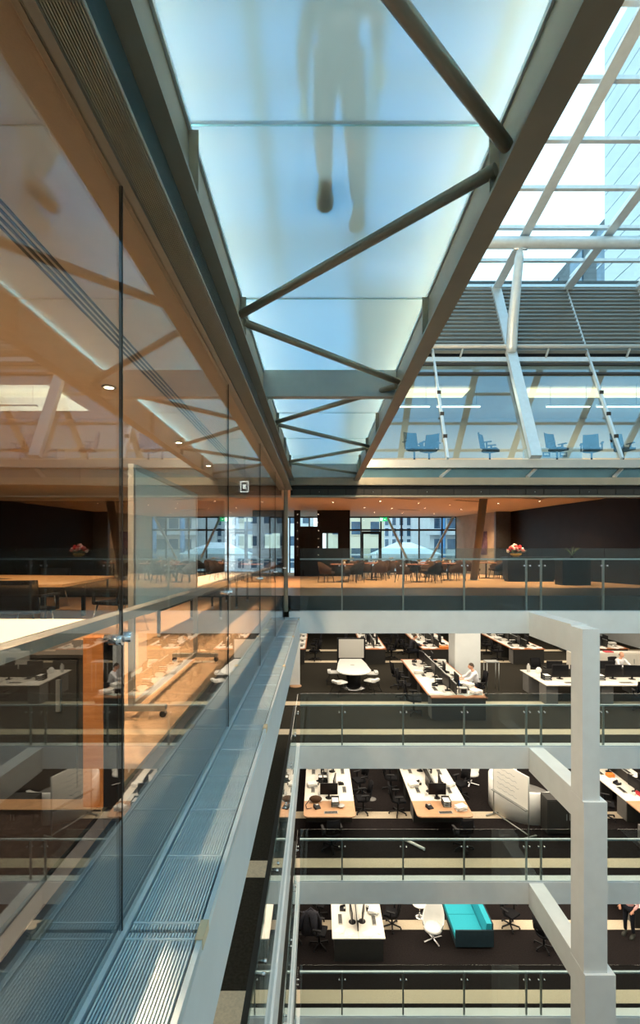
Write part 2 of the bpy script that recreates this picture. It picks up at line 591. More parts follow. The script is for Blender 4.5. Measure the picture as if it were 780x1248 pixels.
for a, c in zip(seg[:-1], seg[1:]):
    me = MB().box(-0.0042, 0.0042, 0, c-a-0.02, -0.025, 0.0).mesh('grate_bar')
    me.materials.append(MT['ledge'])
    for k in range(NB):
        linked('grate_bar', me, ledge, (x0+(x1-x0)*(k+0.5)/NB-ledge.location.x, a+0.01-ledge.location.y, -0.004))
    ncr = max(1, int((c-a)/0.52))
    for k in range(ncr+1):
        y = a+0.05 + (c-a-0.1)*k/ncr
        obj('cross_bar', MB().box(x0, x1, y-0.006, y+0.006, ZLG-0.024, ZLG-0.0005), 'ledge', ledge)
    obj('edge_bracket', MB().box(XE-0.034, XE+0.004, a-0.06, a+0.06, ZLG-0.045, ZLG+0.006), 'cream', ledge)

gw = struct_root('window_1', 'full height glazed wall of the meeting room along the ledge', (GX, 2.31, ZLG))
ys = [-0.40] + [j for j in JT if j > 0] + [D-0.02]
GT = EYE+1.72
for a, c in zip(ys[:-1], ys[1:]):
    obj('glass_pane', MB().box(GX-0.006, GX+0.006, a+0.004, c-0.004, ZLG, GT), 'wallglass', gw)
for j in ys[1:-1]:
    obj('joint_seal', MB().box(GX-0.008, GX+0.008, j-0.004, j+0.004, ZLG, GT), 'cabinet', gw)
    fit = obj('glass_fitting', MB().tube([(GX-0.075, j, 0.80), (GX+0.05, j, 0.80)], 0.018, 10), 'chrome', gw)
    for dz in (-0.055, 0.055):
        obj('bolt', MB().tube([(GX-0.03, j+dz, 0.80), (GX+0.03, j+dz, 0.80)], 0.022, 12), 'chrome', fit)
obj('head_frame', MB().box(GX-0.03, GX+0.045, -0.5, D, GT, GT+0.05), 'bronze', gw)
obj('inner_rail', MB().box(GX-0.12, GX-0.05, 0.6, D-0.1, 0.855, 0.90), 'alu', gw)
# corner post where glazing meets the dining floor edge
struct(trim(), MB().box(GX-0.09, GX+0.06, D, D+0.16, FT, 3.05), 'taupe', 'bronze corner post at the end of the glazed wall')

# soffit above the ledge: ribbed strip, teal fascia
sf = struct_root('trim_21', 'ribbed bronze soffit strip above the glazed wall', (-0.83, 2, GT))
obj('soffit_plate', MB().box(GX+0.045, -0.775, -1.2, D, GT+0.035, GT+0.06), 'soffit', sf)
for k in range(14):
    x = GX+0.052 + (0.145-0.012)*k/13.0
    obj('soffit_rib', MB().box(x-0.0025, x+0.0025, -1.2, D, GT+0.015, GT+0.034), 'soffit', sf)
tf = struct_root('trim_22', 'glossy teal fascia panels between soffit and bridge beam', (-0.775, 2, GT))
yt = -1.2
while yt < D:
    y2 = min(yt+2.71, D)
    obj('fascia_panel', MB().box(-0.80, -0.775, yt+0.005, y2-0.005, GT+0.061, EYE+1.996), 'teal', tf)
    yt = y2

# meeting room
fl0 = MB().box(-14, GX-0.09, 2.31, D, -0.35, 0.0)
struct('floor', fl0, 'dine', 'tan carpeted floor of the meeting room')
struct('floor', MB().box(-14, GX-0.09, -6, 2.30, -0.35, 0.0), 'carpet_low', 'dark carpeted floor nearest the viewer')
struct(trim(), MB().box(GX-0.085, GX-0.02, -1, D, ZLG-0.05, -0.02), 'navy', 'navy spandrel at the slab edge behind the glazing')
ceil = struct('ceiling', MB().box(-14, -0.84, -6, D+0.2, GT+0.061, 3.52), 'mceil', 'warm ceiling of the meeting room')
for k in range(4):
    x = -1.60 - 0.042*k
    obj('slot_diffuser', MB().box(x-0.016, x, -1, D-0.5, GT+0.052, GT+0.0599), 'black', ceil)
# curved bulkhead over the far end of the room
bk = MB()
arc = [(-14, 11.0), (-10, 10.3), (-7, 10.1), (-5, 10.3), (-3.4, 10.9), (-2.4, 11.8), (-2.0, 12.8), (-2.0, D), (-14, D)]
bk.prism(arc, 2.62, GT+0.059)
struct('ceiling', bk, 'mceil', 'curved dropped bulkhead at the far end of the meeting room')
struct('wall_meeting', MB().box(-14, -2.6, D-0.2, D, 0, 2.62), 'blackwall', 'black far wall of the meeting room')
def downlight():
    t = thing('downlight', '', 'downlight')
    obj('trim_ring', MB().lathe([(0.075, 0.0), (0.075, -0.012), (0.055, -0.016), (0.052, -0.004)], 14), 'bronze', t, local=True)
    obj('lamp', MB().lathe([(0.050, -0.004), (0.045, -0.010), (0.02, -0.013)], 12), 'lamp', t, local=True)
    return t
DL = Kind(downlight)
for i, y in enumerate((2.6, 5.27, 7.9, 10.0)):
    DL.put((-2.25, y, GT+0.059), 0, ['first', 'second', 'third', 'fourth'][i]+' downlight from the viewer in the meeting room ceiling, by the slot diffuser', 'meeting room downlights')
    spot('downlight_or_fill_beam', (-2.25, y, GT-0.03), 370, MEET, 1.9, rot=(0, -0.28, 0))
spot('downlight_or_fill_beam', (-1.7, 0.0, GT-0.03), 260, MEET, 1.5, rot=(0.62, 0, 0))  # added spot without a fixture, brightens the front of the timber end panel
for (x, y) in ((-4.8, 4.0), (-4.8, 6.6), (-4.8, 9.2), (-7.8, 5.2), (-7.8, 8.2), (-10.8, 6.5)):
    spot('downlight_or_fill_beam', (x, y, GT-0.03), 130, MEET, 2.4)

# mobile whiteboard
wb = thing('mobile_whiteboard', 'tall mobile whiteboard on castors just inside the glazed wall', 'whiteboard', (-1.37, 4.5, 0))
obj('board', MB().box(-1.385, -1.355, 3.64, 5.41, 0.80, 1.82), 'board', wb)
for nm, b_ in (('board_frame', (3.60, 5.45, 1.81, 1.85)), ('board_frame', (3.60, 5.45, 0.77, 0.81))):
    obj(nm, MB().box(-1.395, -1.345, *b_), 'alu', wb)
obj('pen_tray', MB().box(-1.345, -1.27, 3.62, 5.43, 0.745, 0.765), 'alu', wb)
for y in (3.60, 5.45):
    lg = obj('leg', MB().box(-1.39, -1.35, y-0.02, y+0.02, 0.06, 1.85), 'alu', wb)
    obj('foot', MB().box(-1.62, -1.12, y-0.025, y+0.025, 0.05, 0.09), 'alu', lg)
    for x in (-1.60, -1.14):
        obj('castor', MB().tube([(x, y-0.015, 0.026), (x, y+0.015, 0.026)], 0.025, 10), 'black', lg)
obj('stretcher', MB().box(-1.385, -1.355, 3.62, 5.43, 0.06, 0.10), 'alu', wb)

# timber end panel and black panel against the glass joint
ep = thing('end_panel', 'low orange timber end panel standing at the first glass joint', 'panel', (-1.06, 2.33, 0))
obj('timber_board', MB().box(-1.115, -1.02, 2.325, 2.40, 0.0, 0.80), 'panel', ep)
bp_ = thing('upright_panel', 'narrow black upright panel between the timber end panel and the glass', 'panel', (-0.98, 2.33, 0))
obj('panel_board', MB().box(-1.018, GX-0.02, 2.325, 2.40, -0.0, 0.80), 'black', bp_)
# low cabinet with white top
lc = thing('low_cabinet', 'low charcoal cabinet beside the orange timber end panel', 'cabinet', (-2.2, 2.9, 0))
obj('body', MB().box(-3.5, -1.125, 2.36, 2.74, 0.06, 0.70), 'cabinet', lc)
obj('plinth', MB().box(-3.46, -1.16, 2.40, 2.70, 0.0, 0.06), 'black', lc)
for k in range(4):
    dd = obj('door', MB().box(-3.48+0.585*k, -2.91+0.585*k, 2.34, 2.36, 0.08, 0.69), 'cabinet', lc)
    obj('handle', MB().box(-3.0+0.585*k, -2.98+0.585*k, 2.325, 2.34, 0.45, 0.60), 'alu', dd)
obj('top', MB().box(-3.5, -1.125, 2.345, 2.75, 0.70, 0.715), 'cabinet', lc)
tt = thing('tabletop_slab', 'white rectangular top lying on the low charcoal cabinet', 'tabletop', (-2.5, 2.9, 0.716))
obj('slab', MB().box(-3.6, -1.62, 2.36, 3.42, 0.716, 0.742), 'desk', tt)
for x in (-3.4, -1.80):
    obj('leg', MB().box(x-0.025, x+0.025, 3.30, 3.35, 0.0, 0.715), 'black', tt)

# meeting table
mt = thing('meeting_table', 'large boat shaped oak meeting table in the dim room behind the glass', 'table', (-6.4, 8.4, 0))
obj('tabletop', MB().prism([(-3.75, 7.2), (-4.12, 9.9), (-6.5, 10.35), (-9.3, 10.0), (-9.6, 7.3), (-6.5, 6.95)], 0.70, 0.74), 'tabletop', mt)
obj('cable_hatch', MB().box(-6.2, -5.5, 8.6, 8.8, 0.7405, 0.745), 'black', mt)
for x, y in ((-4.2, 7.5), (-4.5, 9.4), (-5.6, 7.5), (-5.6, 9.6), (-7.6, 7.5), (-7.6, 9.6), (-9.0, 7.6), (-9.0, 9.4), (-4.6, 8.2), (-5.0, 8.9)):
    obj('leg', MB().box(x-0.03, x+0.03, y-0.03, y+0.03, 0, 0.70), 'black', mt)
def meeting_chair():
    t = thing('meeting_chair', '', 'chair')
    obj('seat', MB().box(-0.27, 0.27, -0.24, 0.24, 0.43, 0.48), 'blackfab', t, local=True)
    b = MB()
    pts = []
    for i in range(7):
        a = -1.0+i/3.0
        pts.append((0.31*a, 0.27-0.07*a*a))
    vs, fs = [], []
    for (x, y) in pts:
        vs += [(x, y, 0.46), (x*1.05, y+0.08, 0.86), (x*1.05, y+0.11, 0.86), (x, y+0.035, 0.46)]
    for i in range(6):
        for k in range(4):
            fs.append((i*4+k, i*4+(k+1) % 4, (i+1)*4+(k+1) % 4, (i+1)*4+k))
    fs += [(0, 1, 2, 3), (27, 26, 25, 24)]
    b.add(vs, fs, True)
    obj('backrest', b, 'blackfab', t, local=True)
    for sx in (-1, 1):
        obj('armrest', MB().box(sx*0.33-0.025, sx*0.33+0.025, -0.2, 0.26, 0.64, 0.67).box(sx*0.33-0.015, sx*0.33+0.015, -0.19, -0.15, 0.45, 0.64), 'black', t, local=True)
        for sy in (-1, 1):
            obj('leg', MB().tube([(sx*0.22, sy*0.2, 0.43), (sx*0.30, sy*0.30, 0.0)], 0.013, 8), 'chrome', t, local=True)
    return t
MC = Kind(meeting_chair)
MC.put((-3.85, 6.45, 0), PI, 'black meeting chair with its back to the viewer at the oak meeting table', 'chairs round the meeting table')
MC.put((-3.05, 7.5, 0), -1.9, 'black meeting chair nearest the glass at the right end of the oak meeting table', 'chairs round the meeting table')
MC.put((-3.15, 8.7, 0), -1.3, 'black meeting chair behind the right end of the oak meeting table', 'chairs round the meeting table')
MC.put((-5.9, 10.75, 0), 0.0, 'black meeting chair on the far side of the oak meeting table', 'chairs round the meeting table')
MC.put((-5.3, 6.3, 0), PI+0.2, 'black meeting chair at the left edge of view by the oak meeting table', 'chairs round the meeting table')

# long white counter on castors further along the glass
ct = thing('counter_table', 'long white counter table with black legs beyond the mobile whiteboard', 'table', (-2.0, 9.4, 0))
obj('tabletop', MB().box(-2.35, -1.68, 6.7, 12.3, 0.71, 0.74), 'desk', ct)
for y in (7.0, 8.8, 10.5, 12.1):
    for x in (-2.28, -1.76):
        lg = obj('leg', MB().box(x-0.02, x+0.02, y-0.02, y+0.02, 0.06, 0.71), 'black', ct)
        obj('castor', MB().ball((x, y, 0.03), 0.03, 8), 'lightgrey', lg)
obj('modesty_panel', MB().box(-2.30, -2.27, 7.0, 12.1, 0.36, 0.70), 'black', ct)
hs = thing('hanging_sign', 'small dark hanging sign with white outline over the counter table', 'sign', (-1.35, 9.0, 2.5))
obj('panel', MB().box(-1.44, -1.28, 8.98, 9.0, 2.30, 2.52), 'black', hs)
for b_ in ((-1.435, -1.42, 2.31, 2.51), (-1.30, -1.285, 2.31, 2.51), (-1.42, -1.30, 2.31, 2.325), (-1.42, -1.30, 2.495, 2.51), (-1.385, -1.335, 2.37, 2.45)):
    obj('marking', MB().box(b_[0], b_[1], 8.972, 8.98, b_[2], b_[3]), 'exitwhite', hs)
obj('hanger', MB().tube([(-1.36, 8.99, 2.52), (-1.36, 8.99, GT+0.06)], 0.008, 6), 'black', hs)

# ------------------------------------------------------------------ FOOTBRIDGE overhead
HB = EYE+2.0      # underside of main beams
HG = EYE+2.42     # underside of glass
br = thing('footbridge', 'bronze steel footbridge with frosted glass deck overhead', 'footbridge', (0.15, 6, HB))
def ibeam(xa, xb, inner, web):
    b = MB().box(xa, xb, -5.95, D, HB, HB+0.025)
    b.box(web-0.012, web+0.012, -5.95, D, HB+0.025, HG+0.06)
    b.box(min(web-0.03, web+0.03)-0.01, max(web-0.03, web+0.03)+0.01, -5.95, D, HG+0.06, HG+0.09)
    return b
obj('main_beam', MB().box(-0.822, -0.682, -5.95, D, HB, HB+0.025).box(-0.765, -0.739, -5.95, D, HB+0.025, HG+0.03), 'bronze', br)
obj('main_beam', MB().box(0.958, 1.106, -5.95, D, HB, HB+0.025).box(1.022, 1.048, -5.95, D, HB+0.025, HG+0.03), 'bronze', br)
obj('edge_angle', MB().box(-0.738, -0.722, -5.95, D, HG-0.03, HG-0.001), 'pale_steel', br)
obj('edge_angle', MB().box(1.008, 1.021, -5.95, D, HG-0.03, HG-0.001), 'pale_steel', br)
gy = [-5.9, -4.83, -2.93, -1.02, 0.88, 2.785, 4.69, 6.6, 8.5, 10.4, 12.3, D-0.2]
for a, c in zip(gy[:-1], gy[1:]):
    obj('glass_deck_panel', MB().box(-0.737, 1.020, a+0.006, c-0.006, HG, HG+0.03), 'frost', br)
for y in gy[1:-1]:
    obj('deck_joint', MB().box(-0.737, 1.020, y-0.0055, y+0.0055, HG-0.002, HG+0.031), 'joint', br)
for x in (-0.93, 1.25):
    obj('led_strip', MB().box(x-0.02, x+0.02, -5.9, D-0.2, HG+0.19, HG+0.23), 'led', br)
zt = EYE+2.15
zz = [(0.99, -4.7), (-0.70, -2.85), (0.99, -1.0), (-0.70, 0.85), (0.99, 2.68), (-0.70, 4.51), (0.99, 6.26), (-0.70, 8.16), (0.99, 10.0), (-0.70, 11.65), (0.99, 13.35)]
for p, q in zip(zz[:-1], zz[1:]):
    obj('brace_tube', MB().tube([(p[0], p[1]+0.08, zt), (q[0], q[1]-0.08, zt)], 0.036, 12), 'bronze', br)
for y, t in ((6.50, 0.12), (D-0.25, 0.10)):
    obj('cross_beam', MB().box(-0.738, 1.020, y, y+0.03, EYE+2.07, HG-0.002).box(-0.738, 1.020, y-t/2, y+t/2, EYE+2.05, EYE+2.075), 'grey_steel', br)
for x in (-0.735, 1.018):
    for y in (2.785, 4.6, 6.6, 8.4, 10.2, 12.0):
        xx = (x, x+0.083) if x < 0 else (x-0.055, x)
        obj('stiffener', MB().box(xx[0]-0.001, xx[1]-0.03 if x < 0 else xx[1], y-0.006, y+0.006, HB+0.026, HG-0.031), 'bronze', br)

# ------------------------------------------------------------------ FAR SIDE: slab band, dining ceiling
z1 = EYE+2.58            # sill of the leaning wall
struct(trim(), MB().box(1.1, XR, D-0.02, D+0.25, EYE+2.36, z1), 'grey_steel', 'grey steel sill beam under the leaning windows')
tb = struct_root('trim_31', 'teal recess panels with grey ribs below the sill beam', (1.1, D, EYE+2.1))
obj('recess_panel', MB().box(-0.8, XR, D+0.18, D+0.22, EYE+2.085, EYE+2.36), 'teal', tb)
for x in (3.35, 5.75, 8.15, 10.5):
    obj('recess_rib', MB().bar((x, D+0.0, EYE+2.1), (x+0.3, D+0.17, EYE+2.35), 0.10, 0.05), 'grey_steel', tb)
struct(trim(), MB().box(-0.8, XR, D-0.02, D+0.3, EYE+1.88, EYE+2.085), 'bronze', 'bronze beam under the footbridge end')
gr = struct_root('trim_33', 'dark grille panels in the fascia above the dining floor', (0, D, EYE+1.65))
obj('grille_back', MB().box(-0.8, XR, D+0.12, D+0.16, EYE+1.60, EYE+1.88), 'black', gr)
x = -0.75
me_g = MB().box(0.01, 0.49, D+0.10, D+0.119, EYE+1.63, EYE+1.78).mesh('grille_panel', gr.location)
me_g.materials.append(MT['cabinet'])
k = 0
while x < 13.5:
    linked('grille_panel', me_g, gr, (x, 0, 0))
    if k % 3 == 1:
        obj('fascia_stud', MB().ball((x+0.25, D+0.09, EYE+1.70), 0.016, 6), 'chrome', gr)
    x += 0.5
    k += 1
obj('fascia_lip', MB().box(-0.8, XR, D-0.0, D+0.3, EYE+1.545, EYE+1.595), 'bronze', gr)
# ceilings and slab above dining
ZC = 3.42
YW = 30.0                 # window wall of the dining room
struct('ceiling', MB().box(-14, XR+3, D+0.3, YW+0.3, ZC, z1+0.05), 'mceil', 'warm ceiling of the dining room')
struct('floor', MB().box(-14, XR+3, D+0.3, 17.0, -0.35, 0.0), 'stone', 'dark stone border of the dining floor')
struct('floor', MB().box(-14, XR+3, 17.0, YW+0.3, -0.35, 0.0), 'dine', 'tan carpet of the dining floor')
struct(trim(), MB().box(-0.8, XR, D+0.20, D+0.3, FT, 0.0), 'stone', 'dark upstand behind the tall balustrade')

# ------------------------------------------------------------------ LEANING WALL of the floor above
def lean(t, off=0.0):     # point on the leaning plane, off = towards the viewer
    return (D+t-off*0.898, z1+2.04*t+off*0.44)
lw = struct_root('window_2', 'leaning blue glazed wall with louvre bands above the dining floor', (5.94, D, z1))
BX = [1.14, 3.54, 5.94, 8.34, 10.74, 13.14]
def slab_on(xa, xb, ta, tb_, th, off=0.0):
    (ya, za), (yb, zb) = lean(ta, off), lean(tb_, off)
    n = Vector((0, -0.898, 0.44))*th
    vs = []
    for x in (xa, xb):
        for (y, z) in ((ya, za), (yb, zb)):
            vs.append(Vector((x, y, z)))
            vs.append(Vector((x, y, z))+n)
    m = MB()
    m.add(vs, [(0, 2, 3, 1), (4, 5, 7, 6), (0, 1, 5, 4), (2, 6, 7, 3), (0, 4, 6, 2), (1, 3, 7, 5)])
    return m
for a, c in zip(BX[:-1], BX[1:]):
    obj('glass_pane', slab_on(a+0.04, c-0.04, 0.02, 1.39, 0.012), 'leanglass', lw)
    obj('glass_pane', slab_on(a+0.04, c-0.04, 1.42, 1.56, 0.012), 'leanglass', lw)
    obj('transom', slab_on(a+0.03, c-0.03, 1.385, 1.425, 0.05), 'cabinet', lw)
    obj('transom', slab_on(a+0.03, c-0.03, 1.56, 1.60, 0.05), 'cabinet', lw)
    obj('head_sill', slab_on(a+0.03, c-0.03, 1.62, 1.70, 0.06), 'pale_steel', lw)
    NS = 17
    for i in range(NS):
        t0 = 1.74+(3.08-1.74)*i/NS
        (ya, za), (yb, zb) = lean(t0, 0.0), lean(t0+0.075, 0.11)
        m = MB().bar(((a+c)/2-1.17, (ya+yb)/2, (za+zb)/2+0.05), ((a+c)/2+1.17, (ya+yb)/2, (za+zb)/2+0.05), 0.10, 0.10, up=(0, -0.75, 0.65))
        obj('louvre_slat', m, 'louvre', lw)
    obj('louvre_back', slab_on(a, c, 1.72, 3.14, 0.02, -0.10), 'black', lw)
obj('eave_beam', slab_on(BX[0]-2.4, 14.0, 3.10, 3.16, 0.14), 'pale_steel', lw)
obj('eave_gutter', slab_on(BX[0]-2.4, 14.0, 3.17, 3.26, 0.10), 'cabinet', lw)
for x in BX:
    if abs(x-5.94) < 0.01:
        (ya, za), (yb, zb) = lean(0.0, 0.12), lean(3.12, 0.12)
        obj('raking_column', MB().bar((x, ya, za), (x, yb, zb), 0.30, 0.16, up=(0, -0.9, 0.44)), 'pale_steel', lw)
    else:
        (ya, za), (yb, zb) = lean(0.0, 0.05), lean(3.12, 0.05)
        obj('mullion', MB().bar((x, ya, za), (x, yb, zb), 0.06, 0.10, up=(0, -0.9, 0.44)), 'pale_steel', lw)
        for i in range(3):
            y_, z_ = lean(0.32+0.36*i, 0.11)
            obj('glass_clamp', MB().box(x-0.055, x+0.055, y_-0.02, y_+0.02, z_-0.05, z_+0.05), 'cabinet', lw)
pr = thing('guard_pipe', 'slim grey steel pipe on brackets in front of the louvres', 'pipe', (7, 15.2, EYE+6.38))
obj('pipe', MB().tube([(0.9, 15.2, EYE+6.38), (14, 15.2, EYE+6.38)], 0.065, 12), 'grey_steel', pr)
for x in (4.45, 7.1, 9.6, 12.0):
    obj('bracket', MB().bar((x, 15.2, EYE+6.36), (x-0.15, 15.28, EYE+5.82), 0.05, 0.05, up=(1, 0, 0)), 'grey_steel', pr)
bp2 = thing('roof_pipe', 'thick pale steel pipe carried across under the skylight', 'pipe', (5, 14.2, EYE+8.95))
obj('pipe', MB().tube([(-4, 14.2, EYE+8.95), (XR+3, 14.2, EYE+8.95)], 0.165, 18), 'pale_steel', bp2)
obj('strut', MB().tube([(5.80, 14.2, EYE+8.86), (5.79, 14.25, EYE+8.55), (5.86, 14.9, EYE+7.0), (5.92, 15.15, EYE+6.35), (5.93, 15.2, EYE+6.2)], [0.05, 0.12, 0.16, 0.16, 0.15], 16), 'pale_steel', bp2)
obj('strut_pin', MB().tube([(5.6, 14.2, EYE+8.78), (6.0, 14.2, EYE+8.78)], 0.045, 10), 'chrome', bp2)

# room behind the leaning glass
struct('wall_upper', MB().box(1.0, XR, 21.0, 21.2, z1, z1+3.6), 'plaster', 'back wall of the room behind the leaning glass')
struct('ceiling', MB().box(1.0, XR, 15.35, 21.2, z1+3.15, z1+3.3), 'plaster', 'ceiling of the room behind the leaning glass')
def pend():
    t = thing('pendant_light', '', 'light')
    obj('housing', MB().box(-0.75, 0.75, -0.05, 0.05, 0.0, 0.05), 'white', t, local=True)
    obj('diffuser', MB().box(-0.72, 0.72, -0.045, 0.045, -0.02, -0.001), 'tube', t, local=True)
    for x in (-0.6, 0.6):
        obj('wire', MB().tube([(x, 0, 0.05), (x, 0, 0.75)], 0.006, 5), 'black', t, local=True)
    return t
PL = Kind(pend)
for i, x in enumerate((3.0, 4.7, 8.4, 10.1, 11.9)):
    PL.put((x, 16.6, z1+2.36), 0, 'glowing linear pendant light, %s from the left behind the leaning glass' % ['first', 'second', 'third', 'fourth', 'fifth'][i], 'pendant lights behind the leaning glass')
cv = thing('light_cove', 'long glowing cove above the pendants behind the leaning glass', 'light', (7, 18, z1+3.0))
obj('glow_panel', MB().box(1.6, 5.2, 17.0, 17.9, z1+3.07, z1+3.1), 'cove', cv)
obj('glow_panel', MB().box(7.2, 13.5, 17.0, 17.9, z1+3.07, z1+3.1), 'cove', cv)
area('upper_room_light', (4, 18, z1+3.05), 3.5, 80, (1.0, 0.86, 0.6), sy=3.0)
area('upper_room_light', (10, 18, z1+3.05), 5.5, 230, (1.0, 0.86, 0.6), sy=3.0)
fc = thing('filing_cabinet', 'long low white cabinet with two small notices behind the leaning glass', 'cabinet', (8.6, 19, z1))
obj('body', MB().box(7.4, 9.3, 17.4, 17.9, z1+0.061, z1+1.15), 'plastic', fc)
for x in (7.9, 8.5):
    nt_ = obj('notice', MB().box(x, x+0.26, 17.385, 17.40, z1+0.82, z1+0.98), 'winglass', fc)
    obj('notice_margin', MB().box(x+0.04, x+0.20, 17.378, 17.385, z1+0.88, z1+0.94), 'paper', nt_)
struct('floor', MB().box(1.0, XR, D+0.3, 21.2, z1+0.051, z1+0.06), 'carpet', 'carpet of the room behind the leaning glass')

# ------------------------------------------------------------------ SKYLIGHT
def rz_(y): return EYE+11.33-0.135*y
sk = struct_root('ceiling', 'sloping glass skylight of pale steel rafters and purlins over the atrium', (5, 6, rz_(6)))
RX = [-3.66, -1.26] + BX + [15.54, 17.94]
PY = [16.8-1.3*k for k in range(18)]
for x in RX:
    obj('rafter', MB().bar((x, 16.9, rz_(16.9)-0.24), (x, -5.9, rz_(-5.9)-0.24), 0.27, 0.03).bar((x, 16.9, rz_(16.9)-0.12), (x, -5.9, rz_(-5.9)-0.12), 0.05, 0.24), 'pale_steel', sk)
for y in PY:
    obj('purlin', MB().bar((-4, y, rz_(y)-0.03), (XR+3, y, rz_(y)-0.03), 0.11, 0.09), 'pale_steel', sk)
for a, c in zip(RX[:-1], RX[1:]):
    for i in range(len(PY)-1):
        y1, y0 = PY[i], PY[i+1]
        if 8 <= i <= 14:
            if i % 3 != 2:
                continue
            y1, y0 = PY[i-2], PY[i+1]
            if i == 8:
                y1 = PY[i-0]
        (zb, za) = (rz_(y1)+0.02, rz_(y0)+0.02)
        m = MB().add([(a+0.03, y0, za), (c-0.03, y0, za), (c-0.03, y1, zb), (a+0.03, y1, zb), (a+0.03, y0, za+0.012), (c-0.03, y0, za+0.012), (c-0.03, y1, zb+0.012), (a+0.03, y1, zb+0.012)],
                     [(3, 2, 1, 0), (4, 5, 6, 7), (0, 1, 5, 4), (1, 2, 6, 5), (2, 3, 7, 6), (3, 0, 4, 7)])
        obj('roof_pane', m, 'roofglass', sk)
struct('wall_atrium_left', MB().box(-4.2, -4.0, -6, D, 3.9, 12.6), 'white', 'plain upper atrium wall above the meeting room')

# ------------------------------------------------------------------ DINING ROOM
dk = thing('reception_wall', 'long black lacquered wall unit along the right of the dining floor', 'wall unit', (11.2, 20, 0))
obj('side_panel', MB().add([(10.25, 26.5, 0), (12.0, 18.3, 0), (12.0, 18.3, ZC), (10.25, 26.5, ZC), (13.0, 26.5, 0), (13.5, 18.3, 0), (13.5, 18.3, ZC), (13.0, 26.5, ZC)],
    [(0, 1, 2, 3), (7, 6, 5, 4), (1, 5, 6, 2), (0, 3, 7, 4), (3, 2, 6, 7), (0, 4, 5, 1)]), 'blackwall', dk)
obj('end_block', MB().box(12.0, 17.5, 16.8, 18.3, 0, ZC), 'blackwall', dk)
ft = struct('wall_feature', MB().add([(8.35, YW, 0), (9.45, 26.6, 0), (9.45, 26.6, ZC), (8.35, YW, ZC), (9.0, YW, 0), (9.7, 26.6, 0), (9.7, 26.6, ZC), (9.0, YW, ZC)],
    [(0, 1, 2, 3), (7, 6, 5, 4), (1, 5, 6, 2), (0, 3, 7, 4), (3, 2, 6, 7), (0, 4, 5, 1)]), 'taupe', 'taupe feature wall beside the dining room windows')
struct('wall_pier', MB().box(9.45, 10.25, 26.35, 26.75, 0, ZC), 'stone', 'dark pier at the end of the feature wall')
pa = thing('wall_painting', 'dark abstract painting on the taupe feature wall', 'painting', (9.1, 27.6, 1.5))
obj('canvas', MB().bar((8.93, 28.15, 1.75), (9.25, 27.15, 1.75), 0.05, 1.30), 'painting', pa)
# leaning brown column
cl = thing('raking_column', 'brown leaning round column standing among the dining tables', 'column', (6.84, 21.8, 0))
obj('shaft', MB().tube([(6.84, 21.8, 0), (6.74, 20.2, ZC)], 0.165, 18), 'brown_steel', cl)
obj('base_plate', MB().lathe([(0.24, 0), (0.24, 0.02), (0.20, 0.025)], 18, (6.84, 21.8, 0)), 'alu', cl)

# left dark partition with glazed openings
pt = struct_root('wall_partition', 'black partition with glazed openings left of the dining windows', (0.1, 25.6, 0))
obj('partition_panel', MB().box(-1.3, -1.05, 25.5, 25.8, 0, ZC).box(-1.05, -0.98, 25.5, 25.8, 0, ZC).box(-0.1, 0.15, 25.5, 25.8, 0, ZC).box(-0.98, -0.1, 25.5, 25.8, 0, 2.58)
    .box(0.15, 1.6, 25.5, 25.8, 2.35, ZC).box(0.15, 1.6, 25.5, 25.8, 0, 1.45).box(1.0, 1.6, 25.5, 25.8, 1.45, 2.35), 'blackwall', pt)
obj('opening_frame', MB().box(0.12, 0.18, 25.46, 25.5, 1.4, 2.4).box(0.97, 1.03, 25.46, 25.5, 1.4, 2.4).box(0.18, 0.97, 25.46, 25.5, 2.22, 2.36), 'black', pt)
obj('glass_pane', MB().box(-0.98, -0.1, 25.62, 25.63, 2.58, ZC), 'winpane', pt)
obj('glass_pane', MB().box(0.15, 1.0, 25.62, 25.63, 1.45, 2.35), 'winpane', pt)
for x in (-1.12, -0.04):
    for k in range(6):
        obj('pinpoint_light', MB().ball((x, 25.48, 1.1+0.42*k), 0.008, 6), 'lamp', pt)

# window wall
ww = struct_root('window_3', 'dining room window wall with dark mullions looking onto the city', (4, YW, 0))
MX = [1.55, 2.55, 3.77, 5.02, 6.10, 7.50, 8.36]
for x in MX:
    obj('mullion', MB().box(x-0.04, x+0.04, YW, YW+0.12, 0, ZC), 'cabinet', ww)
for a, c in zip(MX[:-1], MX[1:]):
    obj('transom', MB().box(a+0.04, c-0.04, YW+0.01, YW+0.10, 2.55, 2.66), 'cabinet', ww)
    obj('glass_pane', MB().box(a+0.04, c-0.04, YW+0.05, YW+0.062, 2.66, ZC), 'winpane', ww)
    if abs(a-2.55) > 0.01:
        obj('glass_pane', MB().box(a+0.04, c-0.04, YW+0.05, YW+0.062, 0.10, 2.55), 'winpane', ww)
        obj('bottom_rail', MB().box(a+0.04, c-0.04, YW+0.01, YW+0.10, 0, 0.10), 'cabinet', ww)
obj('window_head', MB().box(-3.0, 8.4, YW, YW+0.12, ZC-0.08, ZC), 'cabinet', ww)
xs_left = [-3.0, -1.8, -0.6, 0.5]
for a, c in zip(xs_left, xs_left[1:]+[1.51]):
    obj('glass_pane', MB().box(a+0.04, c-0.04, YW+0.05, YW+0.062, 0.10, ZC-0.09), 'winpane', ww)
    obj('mullion', MB().box(a-0.04, a+0.04, YW, YW+0.12, 0, ZC-0.08), 'cabinet', ww)
dr = struct_root('door_1', 'black framed glass terrace door in the dining room window wall', (3.16, YW, 0))
